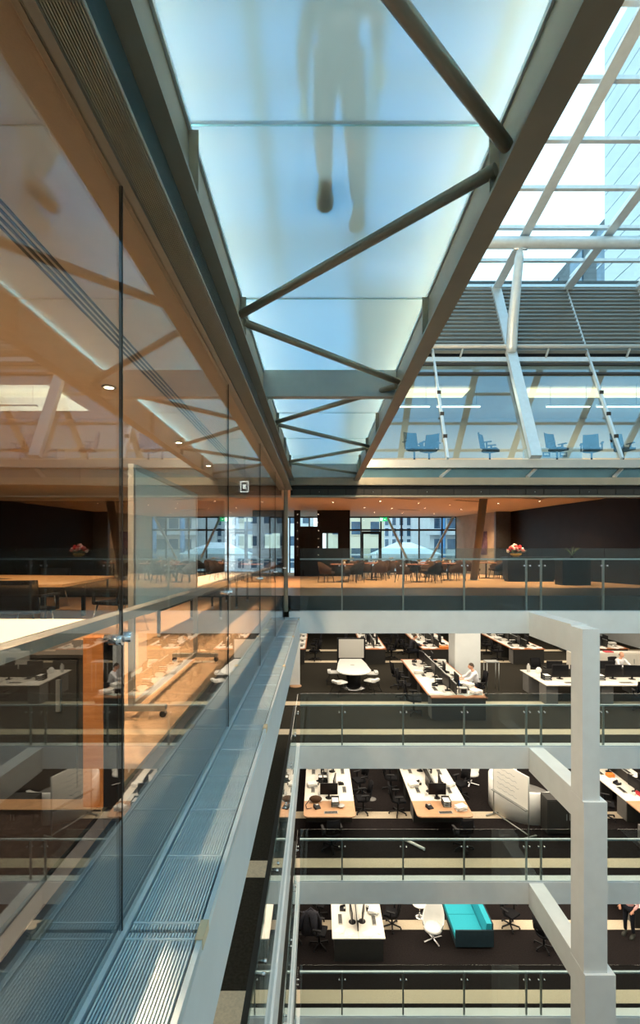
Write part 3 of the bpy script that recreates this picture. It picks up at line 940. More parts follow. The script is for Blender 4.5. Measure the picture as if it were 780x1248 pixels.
obj('door_frame', MB().box(2.60, 2.70, YW-0.02, YW+0.1, 0, 2.52).box(3.62, 3.72, YW-0.02, YW+0.1, 0, 2.52).box(2.70, 3.62, YW-0.02, YW+0.1, 2.36, 2.52), 'black', dr)
obj('glass_pane', MB().box(2.70, 3.62, YW+0.04, YW+0.05, 0.18, 2.36), 'winpane', dr)
obj('kick_rail', MB().box(2.70, 3.62, YW, YW+0.08, 0.0, 0.18), 'black', dr)
obj('handle', MB().tube([(3.52, YW-0.06, 0.9), (3.52, YW-0.06, 1.25)], 0.018, 8), 'chrome', dr)
for (p, q, lab) in (((4.08, YW-0.3, ZC-0.02), (5.62, YW-0.3, 0.15), 'pale steel brace leaning right beside the terrace door'), ((8.1, YW-0.3, ZC-0.02), (6.35, YW-0.3, 0.15), 'pale steel brace leaning left in the right half of the window wall')):
    o = obj('window_brace', MB().tube([p, q], 0.075, 12), 'pale_steel')
    tag(o, lab, 'brace')
# exit sign: white running figure and arrow on green
ex = thing('exit_sign', 'green illuminated exit sign hanging in front of the dining windows', 'sign', (3.85, 29.4, 3.3))
obj('sign_box', MB().box(3.62, 4.06, 29.40, 29.44, 3.10, 3.32), 'exitgreen', ex)
fg = MB()
fg.ball((3.775, 29.39, 3.275), 0.018, 6, (1, 0.3, 1))
fg.bar((3.77, 29.393, 3.25), (3.75, 29.393, 3.19), 0.01, 0.03, up=(1, 0, 0))
fg.bar((3.75, 29.393, 3.19), (3.79, 29.393, 3.15), 0.01, 0.018, up=(0, 0, 1))
fg.bar((3.79, 29.393, 3.15), (3.785, 29.393, 3.12), 0.01, 0.016, up=(1, 0, 0))
fg.bar((3.75, 29.393, 3.19), (3.72, 29.393, 3.13), 0.01, 0.018, up=(1, 0, 0))
fg.bar((3.77, 29.393, 3.24), (3.81, 29.393, 3.21), 0.01, 0.014, up=(0, 0, 1))
obj('running_figure', fg, 'exitwhite', ex)
obj('arrow', MB().bar((3.88, 29.393, 3.21), (3.97, 29.393, 3.21), 0.01, 0.025).prism([(0, 0)], 0, 0) if False else MB().bar((3.88, 29.393, 3.21), (3.97, 29.393, 3.21), 0.01, 0.025), 'exitwhite', ex)
obj('doorway_mark', MB().box(3.66, 3.70, 29.388, 29.399, 3.12, 3.30), 'exitwhite', ex)
obj('hanger', MB().tube([(3.84, 29.42, 3.32), (3.84, 29.42, ZC)], 0.01, 6), 'black', ex)

# ceiling spots of the dining room
dsp = [(-0.2, 18.5), (1.8, 18.5), (4.0, 19.0), (6.2, 18.6), (8.2, 18.8), (0.6, 21.4), (2.6, 21.0), (4.4, 21.8), (6.0, 22.6), (8.0, 22.0), (9.4, 21.0), (2.2, 24.0), (3.6, 24.4), (5.2, 24.2), (7.2, 25.0), (3.0, 26.8), (4.6, 27.2), (6.4, 27.4), (8.4, 25.6), (1.4, 28.4)]
rowof = lambda y: 0 if y < 20 else 1 if y < 23.4 else 2 if y < 26 else 3
for i, (x, y) in enumerate(dsp):
    mates = sorted(p for p in dsp if rowof(p[1]) == rowof(y))
    DL.put((x, y, ZC), 0, 'small glowing downlight, %s from the left in the %s row of the dining ceiling' % (['first', 'second', 'third', 'fourth', 'fifth', 'sixth', 'seventh'][mates.index((x, y))], ['front', 'second', 'third', 'rear'][rowof(y)]), 'dining room downlights')
for i, (x, y) in enumerate(dsp):
    if i % 2 == 0:
        spot('downlight_or_fill_beam', (x, y, ZC-0.05), 430, WARM, 2.2)
spot('feature_wall_beam', (8.3, 26.9, ZC-0.05), 90, WARM, 1.2, rot=(0, 0.35, 0))
for x in (-3, -6, -9):
    spot('downlight_or_fill_beam', (x, 20, ZC-0.05), 300, WARM, 2.2)
def track():
    t = thing('ceiling_slot', '', 'vent')
    obj('slot_frame', MB().box(-0.7, 0.7, -0.09, 0.09, -0.012, 0), 'taupe', t, local=True)
    for k in range(3):
        obj('slot', MB().box(-0.66, 0.66, -0.07+0.055*k, -0.04+0.055*k, -0.014, -0.0121), 'black', t, local=True)
    return t
TK = Kind(track)
for x, y, l in ((0.9, 19.8, 'left of the terrace door'), (3.6, 20.2, 'nearest above the middle table'), (6.3, 20.9, 'beside the leaning column'), (8.6, 20.0, 'nearest the black wall unit'), (4.6, 25.2, 'nearest the dining windows')):
    TK.put((x, y, ZC), 0.45, 'slim slotted air vent in the dining room ceiling, '+l, 'dining ceiling vents')

# dining chairs and tables
def tub_chair(fab, lab):
    def make():
        t = thing('dining_chair', lab, 'chair')
        b = MB()
        vs, fs = [], []
        N = 16
        for i in range(N+1):
            a = -PI*0.08 + (PI*1.16)*i/N
            k = math.sin(max(0, min(PI, a)))
            hh = 0.60 + 0.24*k
            ro, ri = 0.31, 0.26
            cx, sy = math.cos(a), math.sin(a)
            vs += [(ro*0.86*cx, ro*0.86*sy, 0.34), (ro*1.03*cx, ro*1.03*sy+0.03*k, hh), (ri*1.03*cx, ri*1.03*sy+0.03*k, hh), (ri*0.9*cx, ri*0.9*sy, 0.38)]
        for i in range(N):
            for q in range(4):
                fs.append((i*4+q, i*4+(q+1) % 4, (i+1)*4+(q+1) % 4, (i+1)*4+q))
        fs += [(0, 1, 2, 3), (N*4+3, N*4+2, N*4+1, N*4)]
        b.add(vs, fs, True)
        obj('backrest', b, fab, t, local=True)
        obj('seat', MB().lathe([(0.20, 0.34), (0.255, 0.36), (0.26, 0.43), (0.22, 0.47), (0.10, 0.48)], 18).box(-0.24, 0.24, -0.27, 0.0, 0.36, 0.46), fab, t, local=True)
        for sx in (-1, 1):
            for sy in (-1, 1):
                obj('leg', MB().tube([(sx*0.19, sy*0.19, 0.36), (sx*0.23, sy*0.24, 0.0)], [0.02, 0.012], 8), 'black', t, local=True)
        return t
    return make
BRC, BKC = Kind(tub_chair('brownfab', '')), Kind(tub_chair('blackfab', ''))
def rtable():
    t = thing('dining_table', '', 'table')
    obj('tabletop', MB().lathe([(0.46, 0.715), (0.48, 0.72), (0.48, 0.745), (0.47, 0.75)], 28), 'timber', t, local=True)
    obj('pedestal', MB().lathe([(0.035, 0.02), (0.035, 0.715)], 12), 'black', t, local=True)
    obj('base', MB().lathe([(0.26, 0.0), (0.26, 0.012), (0.05, 0.03)], 24), 'black', t, local=True)
    return t
RT = Kind(rtable)
def posy(m, n):
    def make():
        t = thing('flower_vase', '', 'flowers')
        obj('vase', MB().lathe([(0.04, 0), (0.05, 0.05), (0.035, 0.10)], 12), 'plastic', t, local=True)
        for k in range(n):
            a = 2.4*k
            r = 0.02+0.018*k**0.5
            obj('bloom', MB().ball((r*1.6*math.cos(a), r*1.6*math.sin(a), 0.14+0.015*(k % 3)), 0.032, 7), m, t, local=True)
        for k in range(4):
            a = 1.57*k+0.5
            obj('leaf', MB().bar((0, 0, 0.09), (0.08*math.cos(a), 0.08*math.sin(a), 0.13), 0.03, 0.004), 'green', t, local=True)
        return t
    return make
PO = Kind(posy('yellow', 7))
tabs = [(0.95, 20.5, 'front left'), (4.05, 20.4, 'front centre'), (8.0, 23.6, 'right behind the column'), (2.75, 24.2, 'middle left, by the terrace door'), (5.35, 24.4, 'middle right'), (3.9, 27.4, 'rear left by the windows'), (6.6, 26.6, 'rear right by the windows'), (5.75, 22.0, 'second row right'), (2.35, 22.1, 'second row left'), (1.7, 27.2, 'rear far left')]
arr = [((0, -1.0), (1, 0.75), (0, 2.6)), ((0, -0.95), (1, 0.75), (0, 2.4), (1, 3.6)), ((0, -1.2), (1, 0.6), (0, 2.2)), ((0, -0.7), (0, 0.8), (1, 2.4), (0, 3.9)), ((1, -0.8), (0, 0.7), (0, 2.4), (1, 3.8)), ((0, -0.7), (1, 0.9), (0, 2.5)), ((0, -0.9), (0, 0.9), (1, 2.6)), ((1, -0.9), (0, 0.3), (0, 2.4)), ((1, -1.2), (0, 0.3), (0, 2.4)), ((0, -0.6), (1, 0.9))]
compass = lambda a: ['left', 'near left', 'near', 'near right', 'right', 'far right', 'far', 'far left'][int(round((a+PI/2)/(PI/4))) % 8]
for (x, y, nm), ch in zip(tabs, arr):
    RT.put((x, y, 0), 0, 'round timber dining table, %s' % nm, 'round dining tables')
    PO.put((x+0.1, y, 0.75), 0, 'yellow posy in small white vase on the %s dining table' % nm, 'table flowers')
    for kind, a in ch:
        # a = 0 straight towards the viewer, positive to the right
        px, py = x+0.80*math.sin(a), y-0.80*math.cos(a)
        rot = a+PI               # backrest (+y in local) away from table
        side = compass(a)
        K = BKC if kind else BRC
        K.put((px, py, 0), rot, '%s tub dining chair, %s side of the %s table' % ('black' if kind else 'brown', side, nm), 'tub chairs round the dining tables')

# buffet with flowers, planter with long leaves
bu = thing('buffet_counter', 'dark buffet counter in front of the black wall unit', 'counter', (8.9, 20.6, 0))
obj('body', MB().box(7.9, 9.9, 20.6, 21.2, 0.08, 1.0), 'blackwall', bu)
obj('top', MB().box(7.85, 9.95, 20.55, 21.25, 1.0, 1.04), 'stone', bu)
obj('plinth', MB().box(7.95, 9.85, 20.66, 21.15, 0.0, 0.08), 'black', bu)
fa = thing('flower_arrangement', 'large pink and cream flower arrangement glowing on the buffet counter', 'flowers', (8.35, 20.9, 1.04))
obj('bowl', MB().lathe([(0.10, 1.04), (0.22, 1.12), (0.24, 1.18)], 18, (8.35, 20.9, 0)), 'yellow', fa)
for k in range(26):
    a, r = 2.4*k, 0.30*(k/26)**0.5
    obj('bloom', MB().ball((8.35+r*math.cos(a)*1.3, 20.9+r*math.sin(a)*0.8, 1.30+0.22*(1-r/0.34)+0.06*math.sin(k*1.7)), 0.065, 7), ['pink', 'paper', 'red'][k % 3], fa)
for k in range(8):
    a = 0.8*k
    obj('leaf', MB().bar((8.35+0.1*math.cos(a), 20.9+0.1*math.sin(a), 1.18), (8.35+0.45*math.cos(a), 20.9+0.4*math.sin(a), 1.28+0.05*(k % 2)), 0.07, 0.006), 'green', fa)
spot('flower_beam', (8.3, 20.2, ZC-0.05), 70, (1, 0.8, 0.6), 0.5, rot=(0.28, 0, 0))
kb = thing('host_desk', 'black boxy host desk near the tall balustrade', 'desk', (9.5, 18.7, 0))
obj('body', MB().box(9.05, 10.1, 18.3, 18.9, 0.0, 0.98), 'blackwall', kb)
obj('top', MB().box(9.02, 10.13, 18.27, 18.93, 0.98, 1.01), 'stone', kb)
pl = thing('potted_plant', 'plant with long thin arching leaves on the black host desk', 'plant', (9.55, 18.6, 1.01))
obj('pot', MB().lathe([(0.07, 1.01), (0.09, 1.10), (0.085, 1.10)], 14, (9.55, 18.6, 0)), 'black', pl)
for k in range(11):
    a = 2.4*k
    ll = 0.30+0.05*(k % 4)
    pts = [(9.55+ll*s*0.8*math.cos(a), 18.6+ll*s*0.8*math.sin(a), 1.09+ll*(1.35*s-0.55*s*s)) for s in (0, 0.25, 0.5, 0.75, 1.0)]
    obj('leaf', MB().tube(pts, [0.008, 0.014, 0.013, 0.009, 0.003], 5), 'green', pl)

# ------------------------------------------------------------------ CITY outside
struct('ground', MB().box(-300, 400, 36, 500, -30, -28), 'ground', 'street ground far below the windows')
struct('floor', MB().box(-16, 20, YW+0.3, 36, -0.35, -0.05), 'facade_white', 'pale terrace floor outside the dining windows')
tr_ = thing('terrace_rail', 'white terrace parapet rail outside the dining windows', 'railing', (4, 35, 0))
obj('top_rail', MB().box(-10, 14, 34.9, 35.0, 1.02, 1.14), 'plastic', tr_)
obj('mid_rail', MB().box(-10, 14, 34.93, 34.97, 0.55, 0.60), 'plastic', tr_)
for k in range(17):
    obj('post', MB().box(-10+1.5*k-0.03, -10+1.5*k+0.03, 34.93, 34.97, -0.05, 1.02), 'plastic', tr_)

def building(name, label, X0, X1, Y0, Y1, Z0, Z1, m, rows_, cols_, ww_, wh_, face='front', zr=None, xr=None):
    b = thing(name, label, 'building', ((X0+X1)/2, Y0, Z0))
    obj('wall', MB().box(X0, X1, Y0, Y1, Z0, Z1), m, b)
    za, zb = zr or (Z0, Z1)
    xa, xb = xr or (X0, X1)
    for i in range(rows_):
        for j in range(cols_):
            cx = xa+(xb-xa)*(j+0.5)/cols_
            cz = za+(zb-za)*(i+0.5)/rows_
            w = obj('window', MB().box(cx-ww_/2, cx+ww_/2, Y0-0.12, Y0-0.001, cz-wh_/2, cz+wh_/2), m, b)
            obj('pane', MB().box(cx-ww_*0.42, cx+ww_*0.42, Y0-0.16, Y0-0.121, cz-wh_*0.42, cz+wh_*0.42), 'winglass', w)
    obj('parapet', MB().box(X0-0.3, X1+0.3, Y0-0.3, Y0-0.001, Z1-0.5, Z1+0.3), m, b)
    return b
building('city_building', 'beige rendered building seen through the terrace door', 1.0, 8.2, 62, 75, -28, 7.5, 'facade_beige', 3, 3, 1.3, 1.9, zr=(-4, 6))
hb = thing('low_pavilion', 'white pavilion with hipped roof seen beyond the terrace', 'building', (9.5, 55, -28))
obj('wall', MB().box(6.2, 12.6, 52, 58, -28, 1.1), 'facade_white', hb)
obj('roof', MB().add([(5.9, 51.6, 1.1), (12.9, 51.6, 1.1), (12.9, 58.4, 1.1), (5.9, 58.4, 1.1), (8.6, 55, 2.4), (10.2, 55, 2.4)], [(0, 1, 5, 4), (1, 2, 5), (2, 3, 4, 5), (3, 0, 4), (3, 2, 1, 0)]), 'facade_white', hb)
for k in range(8):
    obj('cladding_rib', MB().box(6.4+0.85*k, 6.52+0.85*k, 51.85, 51.999, -2, 1.1), 'facade_white', hb)
building('city_building', 'tall blue grey office block behind the white pavilion', 9.0, 21.0, 90, 110, -28, 34, 'facade_white', 10, 9, 0.75, 1.7, zr=(-6, 14))
gb = building('city_building', 'balconied grey building at the right of the dining windows', 16.2, 34, 72, 87, -28, 24, 'facade', 5, 6, 1.6, 1.8, zr=(-5, 10), xr=(16.5, 28))
for i in range(5):
    obj('balcony', MB().box(15.4, 28, 70.4, 71.7, -5.2+3.0*i, -4.3+3.0*i), 'facade', gb)
obj('facade_column', MB().tube([(17.6, 70.0, -28), (17.6, 70.0, 14)], 0.35, 10), 'bluepipe', gb)
obj('facade_column', MB().tube([(21.6, 70.0, -28), (21.6, 70.0, 14)], 0.35, 10), 'bluepipe', gb)
building('city_building', 'pale slab block at the left behind the dark partition', -12, -1.0, 70, 85, -28, 16, 'facade_white', 6, 6, 1.0, 1.6, zr=(-5, 14))
# towers seen through the skylight
tw = thing('city_tower', 'pale panelled tower rising beyond the skylight at right', 'tower', (45, 35, -28))
obj('core', MB().box(35.0, 62, 12, 59.9, -28, 62.5), 'facade_dark', tw)
for k in range(22):
    z0 = 13+2.26*k
    for j in range(4):
        obj('facade_panel', MB().box(34.75, 35.0, 12+12*j+0.06, 24+12*j-0.06, z0+0.06, z0+2.20), 'facade', tw)
    
t2 = thing('office_tower', 'dark tower with vertical glass strips behind the pale tower', 'tower', (50, 90, -28))
obj('core', MB().box(38.2, 70, 63, 130, -28, 46), 'facade_dark', t2)
for j in range(9):
    g = obj('glass_strip', MB().box(38.0, 38.199, 64+7.2*j, 67.4+7.2*j, -20, 45), 'winpane' if False else 'winglass', t2)
    for k in range(14):
        obj('strip_transom', MB().box(37.94, 37.999, 64+7.2*j, 67.4+7.2*j, 4+3*k, 4.25+3*k), 'facade', g)

# ------------------------------------------------------------------ OFFICE FURNITURE
def office_chair():
    t = thing('office_chair', '', 'chair')
    obj('seat', MB().lathe([(0.20, 0.44), (0.25, 0.46), (0.25, 0.50), (0.20, 0.525)], 16).box(-0.22, 0.22, -0.24, 0.0, 0.45, 0.52), 'blackfab', t, local=True)
    b = MB()
    vs, fs = [], []
    for i in range(7):
        a = -1+i/3.0
        x, y = 0.23*a, 0.24-0.06*a*a
        vs += [(x, y, 0.58), (x*0.92, y+0.09, 1.04), (x*0.92, y+0.12, 1.04), (x, y+0.04, 0.58)]
    for i in range(6):
        for q in range(4):
            fs.append((i*4+q, i*4+(q+1) % 4, (i+1)*4+(q+1) % 4, (i+1)*4+q))
    fs += [(0, 1, 2, 3), (27, 26, 25, 24)]
    b.add(vs, fs, True)
    obj('backrest', b, 'blackfab', t, local=True)
    obj('back_stem', MB().bar((0, 0.12, 0.43), (0, 0.30, 0.70), 0.06, 0.03), 'black', t, local=True)
    obj('gas_lift', MB().tube([(0, 0, 0.10), (0, 0, 0.45)], 0.03, 10), 'black', t, local=True)
    for sx in (-1, 1):
        obj('armrest', MB().box(sx*0.28-0.035, sx*0.28+0.035, -0.12, 0.16, 0.68, 0.71).box(sx*0.28-0.02, sx*0.28+0.02, 0.0, 0.05, 0.47, 0.68), 'black', t, local=True)
    for k in range(5):
        a = 2*PI*k/5+0.3
        lg = obj('foot', MB().bar((0.03*math.cos(a), 0.03*math.sin(a), 0.11), (0.31*math.cos(a), 0.31*math.sin(a), 0.075), 0.045, 0.03), 'black', t, local=True)
        obj('castor', MB().ball((0.31*math.cos(a), 0.31*math.sin(a), 0.03), 0.03, 8), 'black', lg, local=True)
    return t
OC = Kind(office_chair)
def monitor():
    t = thing('monitor', '', 'monitor')
    obj('casing', MB().box(-0.30, 0.30, 0.0, 0.035, 0.14, 0.52), 'black', t, local=True)
    obj('screen', MB().box(-0.28, 0.28, -0.004, -0.0002, 0.16, 0.50), 'screen', t, local=True)
    obj('neck', MB().bar((0, 0.06, 0.012), (0, 0.05, 0.25), 0.06, 0.025), 'black', t, local=True)
    obj('foot', MB().lathe([(0.12, 0), (0.12, 0.008), (0.04, 0.014)], 16, (0, 0.06, 0)), 'black', t, local=True)
    return t
MO = Kind(monitor)
def keyboard():
    t = thing('keyboard', '', 'keyboard')
    obj('case', MB().box(-0.22, 0.22, -0.07, 0.07, 0, 0.018), 'lightgrey', t, local=True)
    kk = MB()
    for r in range(4):
        for c in range(12):
            kk.box(-0.205+0.0345*c, -0.177+0.0345*c, -0.058+0.029*r, -0.036+0.029*r, 0.0182, 0.024)
    o = obj('key_field', kk, 'cabinet', t, local=True)
    o['kind'] = 'stuff'
    return t
KB = Kind(keyboard)
def phone():
    t = thing('desk_phone', '', 'phone')
    obj('base', MB().add([(-0.10, -0.10, 0), (0.10, -0.10, 0), (0.10, 0.10, 0), (-0.10, 0.10, 0), (-0.10, -0.10, 0.02), (0.10, -0.10, 0.02), (0.10, 0.10, 0.08), (-0.10, 0.10, 0.08)], [(3, 2, 1, 0), (4, 5, 6, 7), (0, 1, 5, 4), (1, 2, 6, 5), (2, 3, 7, 6), (3, 0, 4, 7)]), 'black', t, local=True)
    obj('handset', MB().bar((-0.075, -0.09, 0.05), (-0.075, 0.09, 0.10), 0.045, 0.03), 'black', t, local=True)
    obj('display', MB().bar((0.03, 0.04, 0.068), (0.03, 0.085, 0.0825), 0.09, 0.004), 'lightgrey', t, local=True)
    return t
PH = Kind(phone)
def papers():
    t = thing('paper_stack', '', 'papers')
    for k in range(3):
        a = 0.25*k-0.2
        c, s = math.cos(a), math.sin(a)
        x0, y0 = 0.03*k-0.03, 0.04*k
        obj('sheet', MB().prism([(x0+c*px-s*py, y0+s*px+c*py) for px, py in ((-0.105, -0.148), (0.105, -0.148), (0.105, 0.148), (-0.105, 0.148))], 0.004*k, 0.004*k+0.0035), 'paper', t, local=True)
    return t
PS = Kind(papers)
def folder_pile():
    t = thing('file_pile', '', 'papers')
    for k in range(5):
        a = 0.13*((k*7) % 5-2)
        c, s = math.cos(a), math.sin(a)
        obj('folder', MB().prism([(c*px-s*py, s*px+c*py) for px, py in ((-0.17, -0.13), (0.17, -0.13), (0.17, 0.13), (-0.17, 0.13))], 0.026*k, 0.026*k+0.024), ['paper', 'lightgrey', 'paper', 'paper', 'paper'][k], t, local=True)
    return t
FP = Kind(folder_pile)
def mug():
    t = thing('mug', '', 'mug')
    obj('cup', MB().lathe([(0.036, 0), (0.04, 0.01), (0.042, 0.095), (0.037, 0.095), (0.034, 0.02)], 14), 'plastic', t, local=True)
    obj('handle', MB().tube([(0.042, 0, 0.075), (0.068, 0, 0.065), (0.068, 0, 0.035), (0.042, 0, 0.025)], 0.006, 6), 'plastic', t, local=True)
    return t
MG = Kind(mug)
def holder():
    t = thing('document_tray', '', 'tray')
    for k in range(3):
        obj('tray', MB().box(-0.13, 0.13, -0.17, 0.17, 0.075*k, 0.075*k+0.008).box(-0.13, -0.122, -0.17, 0.17, 0.075*k, 0.075*k+0.045).box(0.122, 0.13, -0.17, 0.17, 0.075*k, 0.075*k+0.045).box(-0.13, 0.13, 0.162, 0.17, 0.075*k, 0.075*k+0.07), 'black', t, local=True)
        obj('sheet', MB().box(-0.105, 0.105, -0.15, 0.148, 0.075*k+0.009, 0.075*k+0.022), 'paper', t, local=True)
    return t
DT = Kind(holder)

ORDW = ['nearest', 'second', 'third', 'fourth']
def bench(n, X0, X1, Y0, Y1, nm, timber_front=0.0, edge=True, arms=False, seed=0, items=True, per=1.55, mon=True, div=True, frontmon=False):
    """back to back bench running away from the viewer"""
    rnd = random.Random(seed)
    z = zl(n)
    zt_ = z+0.74
    t = thing('desk_bench', 'white topped back to back desk bench, %s' % nm, 'desk', ((X0+X1)/2, Y0, z))
    XM = (X0+X1)/2
    Ya = Y0+timber_front
    k = max(1, int(round((Y1-Ya)/per)))
    if timber_front > 0:
        m = MB().prism([(X0, Ya-0.003), (X0, Y0+0.14), (X0+0.04, Y0+0.04), (X0+0.14, Y0), (X1-0.14, Y0), (X1-0.04, Y0+0.04), (X1, Y0+0.14), (X1, Ya-0.003)], zt_-0.035, zt_)
        obj('end_worktop', m, 'beech', t)
    for i in range(k):
        a, c = Ya+(Y1-Ya)*i/k, Ya+(Y1-Ya)*(i+1)/k
        for (xa, xb, s) in ((X0, XM, -1), (XM, X1, 1)):
            e_ = 0.05 if edge else 0.0
            wa, wb = (xa+e_, xb-0.004) if s < 0 else (xa+0.004, xb-e_)
            ya = a+(0.25 if (edge and i == 0 and timber_front == 0) else 0.004)
            tp = obj('worktop', MB().box(wa, wb, ya, c-0.004, zt_-0.03, zt_), 'desk', t)
            if edge:
                obj('timber_edging', MB().box(xa, xa+e_, a+0.004, c-0.004, zt_-0.035, zt_+0.001) if s < 0 else MB().box(xb-e_, xb, a+0.004, c-0.004, zt_-0.035, zt_+0.001), 'timber', t)
        for (xa, xb) in ((X0+0.05, XM-0.1), (XM+0.1, X1-0.05)):
            obj('pedestal', MB().box(xa+0.02 if xa < XM-0.2 and xa == X0+0.05 else xb-0.42, (xa+0.42) if xa == X0+0.05 else xb-0.02, a+0.10, a+0.62, z, zt_-0.06), 'greycab' if i == 0 else 'cabinet', t)
    if edge and timber_front == 0:
        obj('timber_edging', MB().box(X0, X1, Y0, Y0+0.25, zt_-0.035, zt_+0.001), 'timber', t)
        obj('timber_edging', MB().box(X0, X1, Y1, Y1+0.12, zt_-0.035, zt_+0.001), 'timber', t)
    obj('end_panel', MB().box(X0+0.06, X1-0.06, Ya+0.03, Ya+0.06, z, zt_-0.036), 'cabinet', t)
    obj('end_panel', MB().box(X0+0.06, X1-0.06, Y1-0.06, Y1-0.03, z, zt_-0.036), 'cabinet', t)
    if div:
        obj('divider_screen', MB().box(XM-0.018, XM+0.018, Ya+0.30, Y1-0.05, zt_, zt_+0.34), 'cabinet', t)
        obj('divider_cap', MB().box(XM-0.022, XM+0.022, Ya+0.30, Y1-0.05, zt_+0.341, zt_+0.36), 'alu', t)
    if not items:
        return t
    for i in range(k):
        cyy = Ya+(Y1-Ya)*(i+0.5)/k
        w = ORDW[min(i, 3)]
        for s, sn in ((-1, 'left'), (1, 'right')):
            where = '%s %s place of bench %s' % (w, sn, nm)
            rz = -s*PI/2 if s > 0 else PI/2   # faces outwards
            rot = PI/2 if s > 0 else -PI/2
            hw = (X1-X0)/2
            if mon:
                MO.put((XM+s*0.22, cyy+rnd.uniform(-0.15, 0.15), zt_), rot+rnd.uniform(-0.2, 0.2), 'black monitor, '+where, 'monitors on the office benches')
            KB.put((XM+s*min(0.55, hw-0.22), cyy+rnd.uniform(-0.08, 0.08), zt_), rot, 'grey keyboard, '+where, 'keyboards on the office benches')
            PH.put((XM+s*min(0.45, hw-0.25), cyy+0.48, zt_), rot+rnd.uniform(-0.3, 0.3), 'black desk phone, '+where, 'desk phones on the office benches')
            PS.put((XM+s*min(0.60, hw-0.20), cyy-0.48, zt_), rnd.uniform(-1, 1), 'loose white sheets, '+where, 'loose papers on the office benches')
            if rnd.random() < 0.6:
                MG.put((XM+s*0.34, cyy-0.32, zt_), rnd.uniform(0, 6), 'white mug, '+where, 'mugs on the office benches')
            if rnd.random() < 0.55:
                FP.put((XM+s*(hw-0.25), cyy+0.32, zt_+0.001), rnd.uniform(-0.6, 0.6), 'pile of files, '+where, 'file piles on the office benches')
            PS.put((XM+s*0.30, cyy-0.60, zt_), rnd.uniform(-1, 1), 'scattered sheets, '+where, 'loose papers on the office benches')
            if rnd.random() < 0.5:
                DT.put((XM+s*0.20, cyy+0.70 if cyy+0.9 < Y1 else cyy-0.70, zt_), rot, 'black document trays, '+where, 'document trays on the office benches')
    return t

def chairs(n, X, ys_, s, nm):
    for i, y in enumerate(ys_):
        OC.put((X, y, zl(n)), (-PI/2 if s > 0 else PI/2)+random.uniform(-0.5, 0.5), 'black office chair, %s on %s side of bench %s' % (ORDW[min(i, 3)], 'right' if s > 0 else 'left', nm), 'black office chairs at the benches')

# --- top office floor
n1 = 'beside the white column'
bench(1, 3.55, 5.40, 15.75, 21.3, n1, seed=1, per=1.8)
chairs(1, 3.15, (16.4, 18.2, 19.6), -1, n1)
n2 = 'at back left of top floor'
bench(1, 2.1, 3.25, 23.7, 29.0, n2, seed=2, per=1.7)
chairs(1, 3.65, (24.9, 26.6), 1, n2)
chairs(1, 1.7, (25.2, 27.0), -1, n2)
n3 = 'behind the white column bench'
bench(1, 4.95, 6.7, 23.7, 28.5, n3, seed=3, per=1.6)
chairs(1, 4.5, (26.2, 27.6), -1, n3)
n4 = 'at back right of top floor'
bench(1, 9.3, 10.9, 23.7, 28.3, n4, seed=4, per=1.6)
chairs(1, 8.9, (24.6, 26.2), -1, n4)
n5 = 'at far right of top floor'
bench(1, 13.2, 15.0, 23.8, 28.0, n5, seed=5, per=1.6)
n6 = 'at far left of top floor'
bench(1, -2.1, -0.65, 23.7, 28.0, n6, seed=6, per=1.6)
chairs(1, -0.2, (24.6, 26.4), 1, n6)
# right-hand bench running across
z = zl(1)
zt1 = z+0.74
rb = thing('desk_bench', 'wide cluttered desk bench crossing behind the white stepped column', 'desk', (10.5, 17.2, z))
for i in range(3):
    xa = 7.95+1.95*i
    for ya, yb in ((17.2, 18.32), (18.38, 19.5)):
        obj('worktop', MB().box(xa+0.004, xa+1.946, ya, yb, zt1-0.03, zt1), 'desk', rb)
    obj('pedestal', MB().box(xa+0.05, xa+0.47, 17.35, 17.9, z, zt1-0.05), 'greycab', rb)
    obj('pedestal', MB().box(xa+0.05, xa+0.47, 18.8, 19.35, z, zt1-0.05), 'greycab', rb)
obj('divider_screen', MB().box(8.3, 13.6, 18.33, 18.37, zt1-0.2, zt1+0.30), 'cabinet', rb)
for i in range(3):
    w = ['left', 'middle', 'right'][i]
    x = 8.95+1.95*i
    MO.put((x-0.1, 18.05, zt1), 0, 'black monitor facing the viewer, %s place of the wide cluttered bench' % w, 'monitors on the wide bench')
    MO.put((x+0.55, 17.98, zt1), -0.2, 'second black monitor of the %s place of the wide cluttered bench' % w, 'monitors on the wide bench')
    KB.put((x, 17.5, zt1), 0, 'grey keyboard at the %s place of the wide cluttered bench' % w, 'keyboards on the wide bench')
    PS.put((x-0.55, 17.5, zt1), 0.4, 'loose sheets at the front of the %s place of the wide cluttered bench' % w, 'papers on the wide bench')
    FP.put((x+0.7, 17.5, zt1), 0.2, 'pile of files at the front of the %s place of the wide cluttered bench' % w, 'files on the wide bench')
    DT.put((x-0.65, 18.0, zt1), 0, 'black document trays at the %s place of the wide cluttered bench' % w, 'trays on the wide bench')
    MG.put((x+0.25, 17.45, zt1), 1, 'white mug at the %s place of the wide cluttered bench' % w, 'mugs on the wide bench')
    OC.put((x+0.1, 16.75, z), PI+random.uniform(-0.4, 0.4), 'black office chair in front of the %s place of the wide cluttered bench' % w, 'chairs at the wide bench')
    if i < 2:
        MO.put((x, 18.75, zt1), PI, 'black monitor turned away on the far %s side of the wide cluttered bench' % w, 'monitors on the wide bench')
        OC.put((x, 20.0, z), 0.2, 'black office chair behind the far %s side of the wide cluttered bench' % w, 'chairs at the wide bench')
wt = thing('water_jug', 'clear plastic bottle on the left corner of the wide cluttered bench', 'bottle', (8.12, 19.1, zt1))
obj('bottle', MB().lathe([(0.06, 0), (0.065, 0.02), (0.065, 0.24), (0.03, 0.30), (0.03, 0.33)], 14, (8.12, 19.1, zt1)), 'lightgrey', wt)
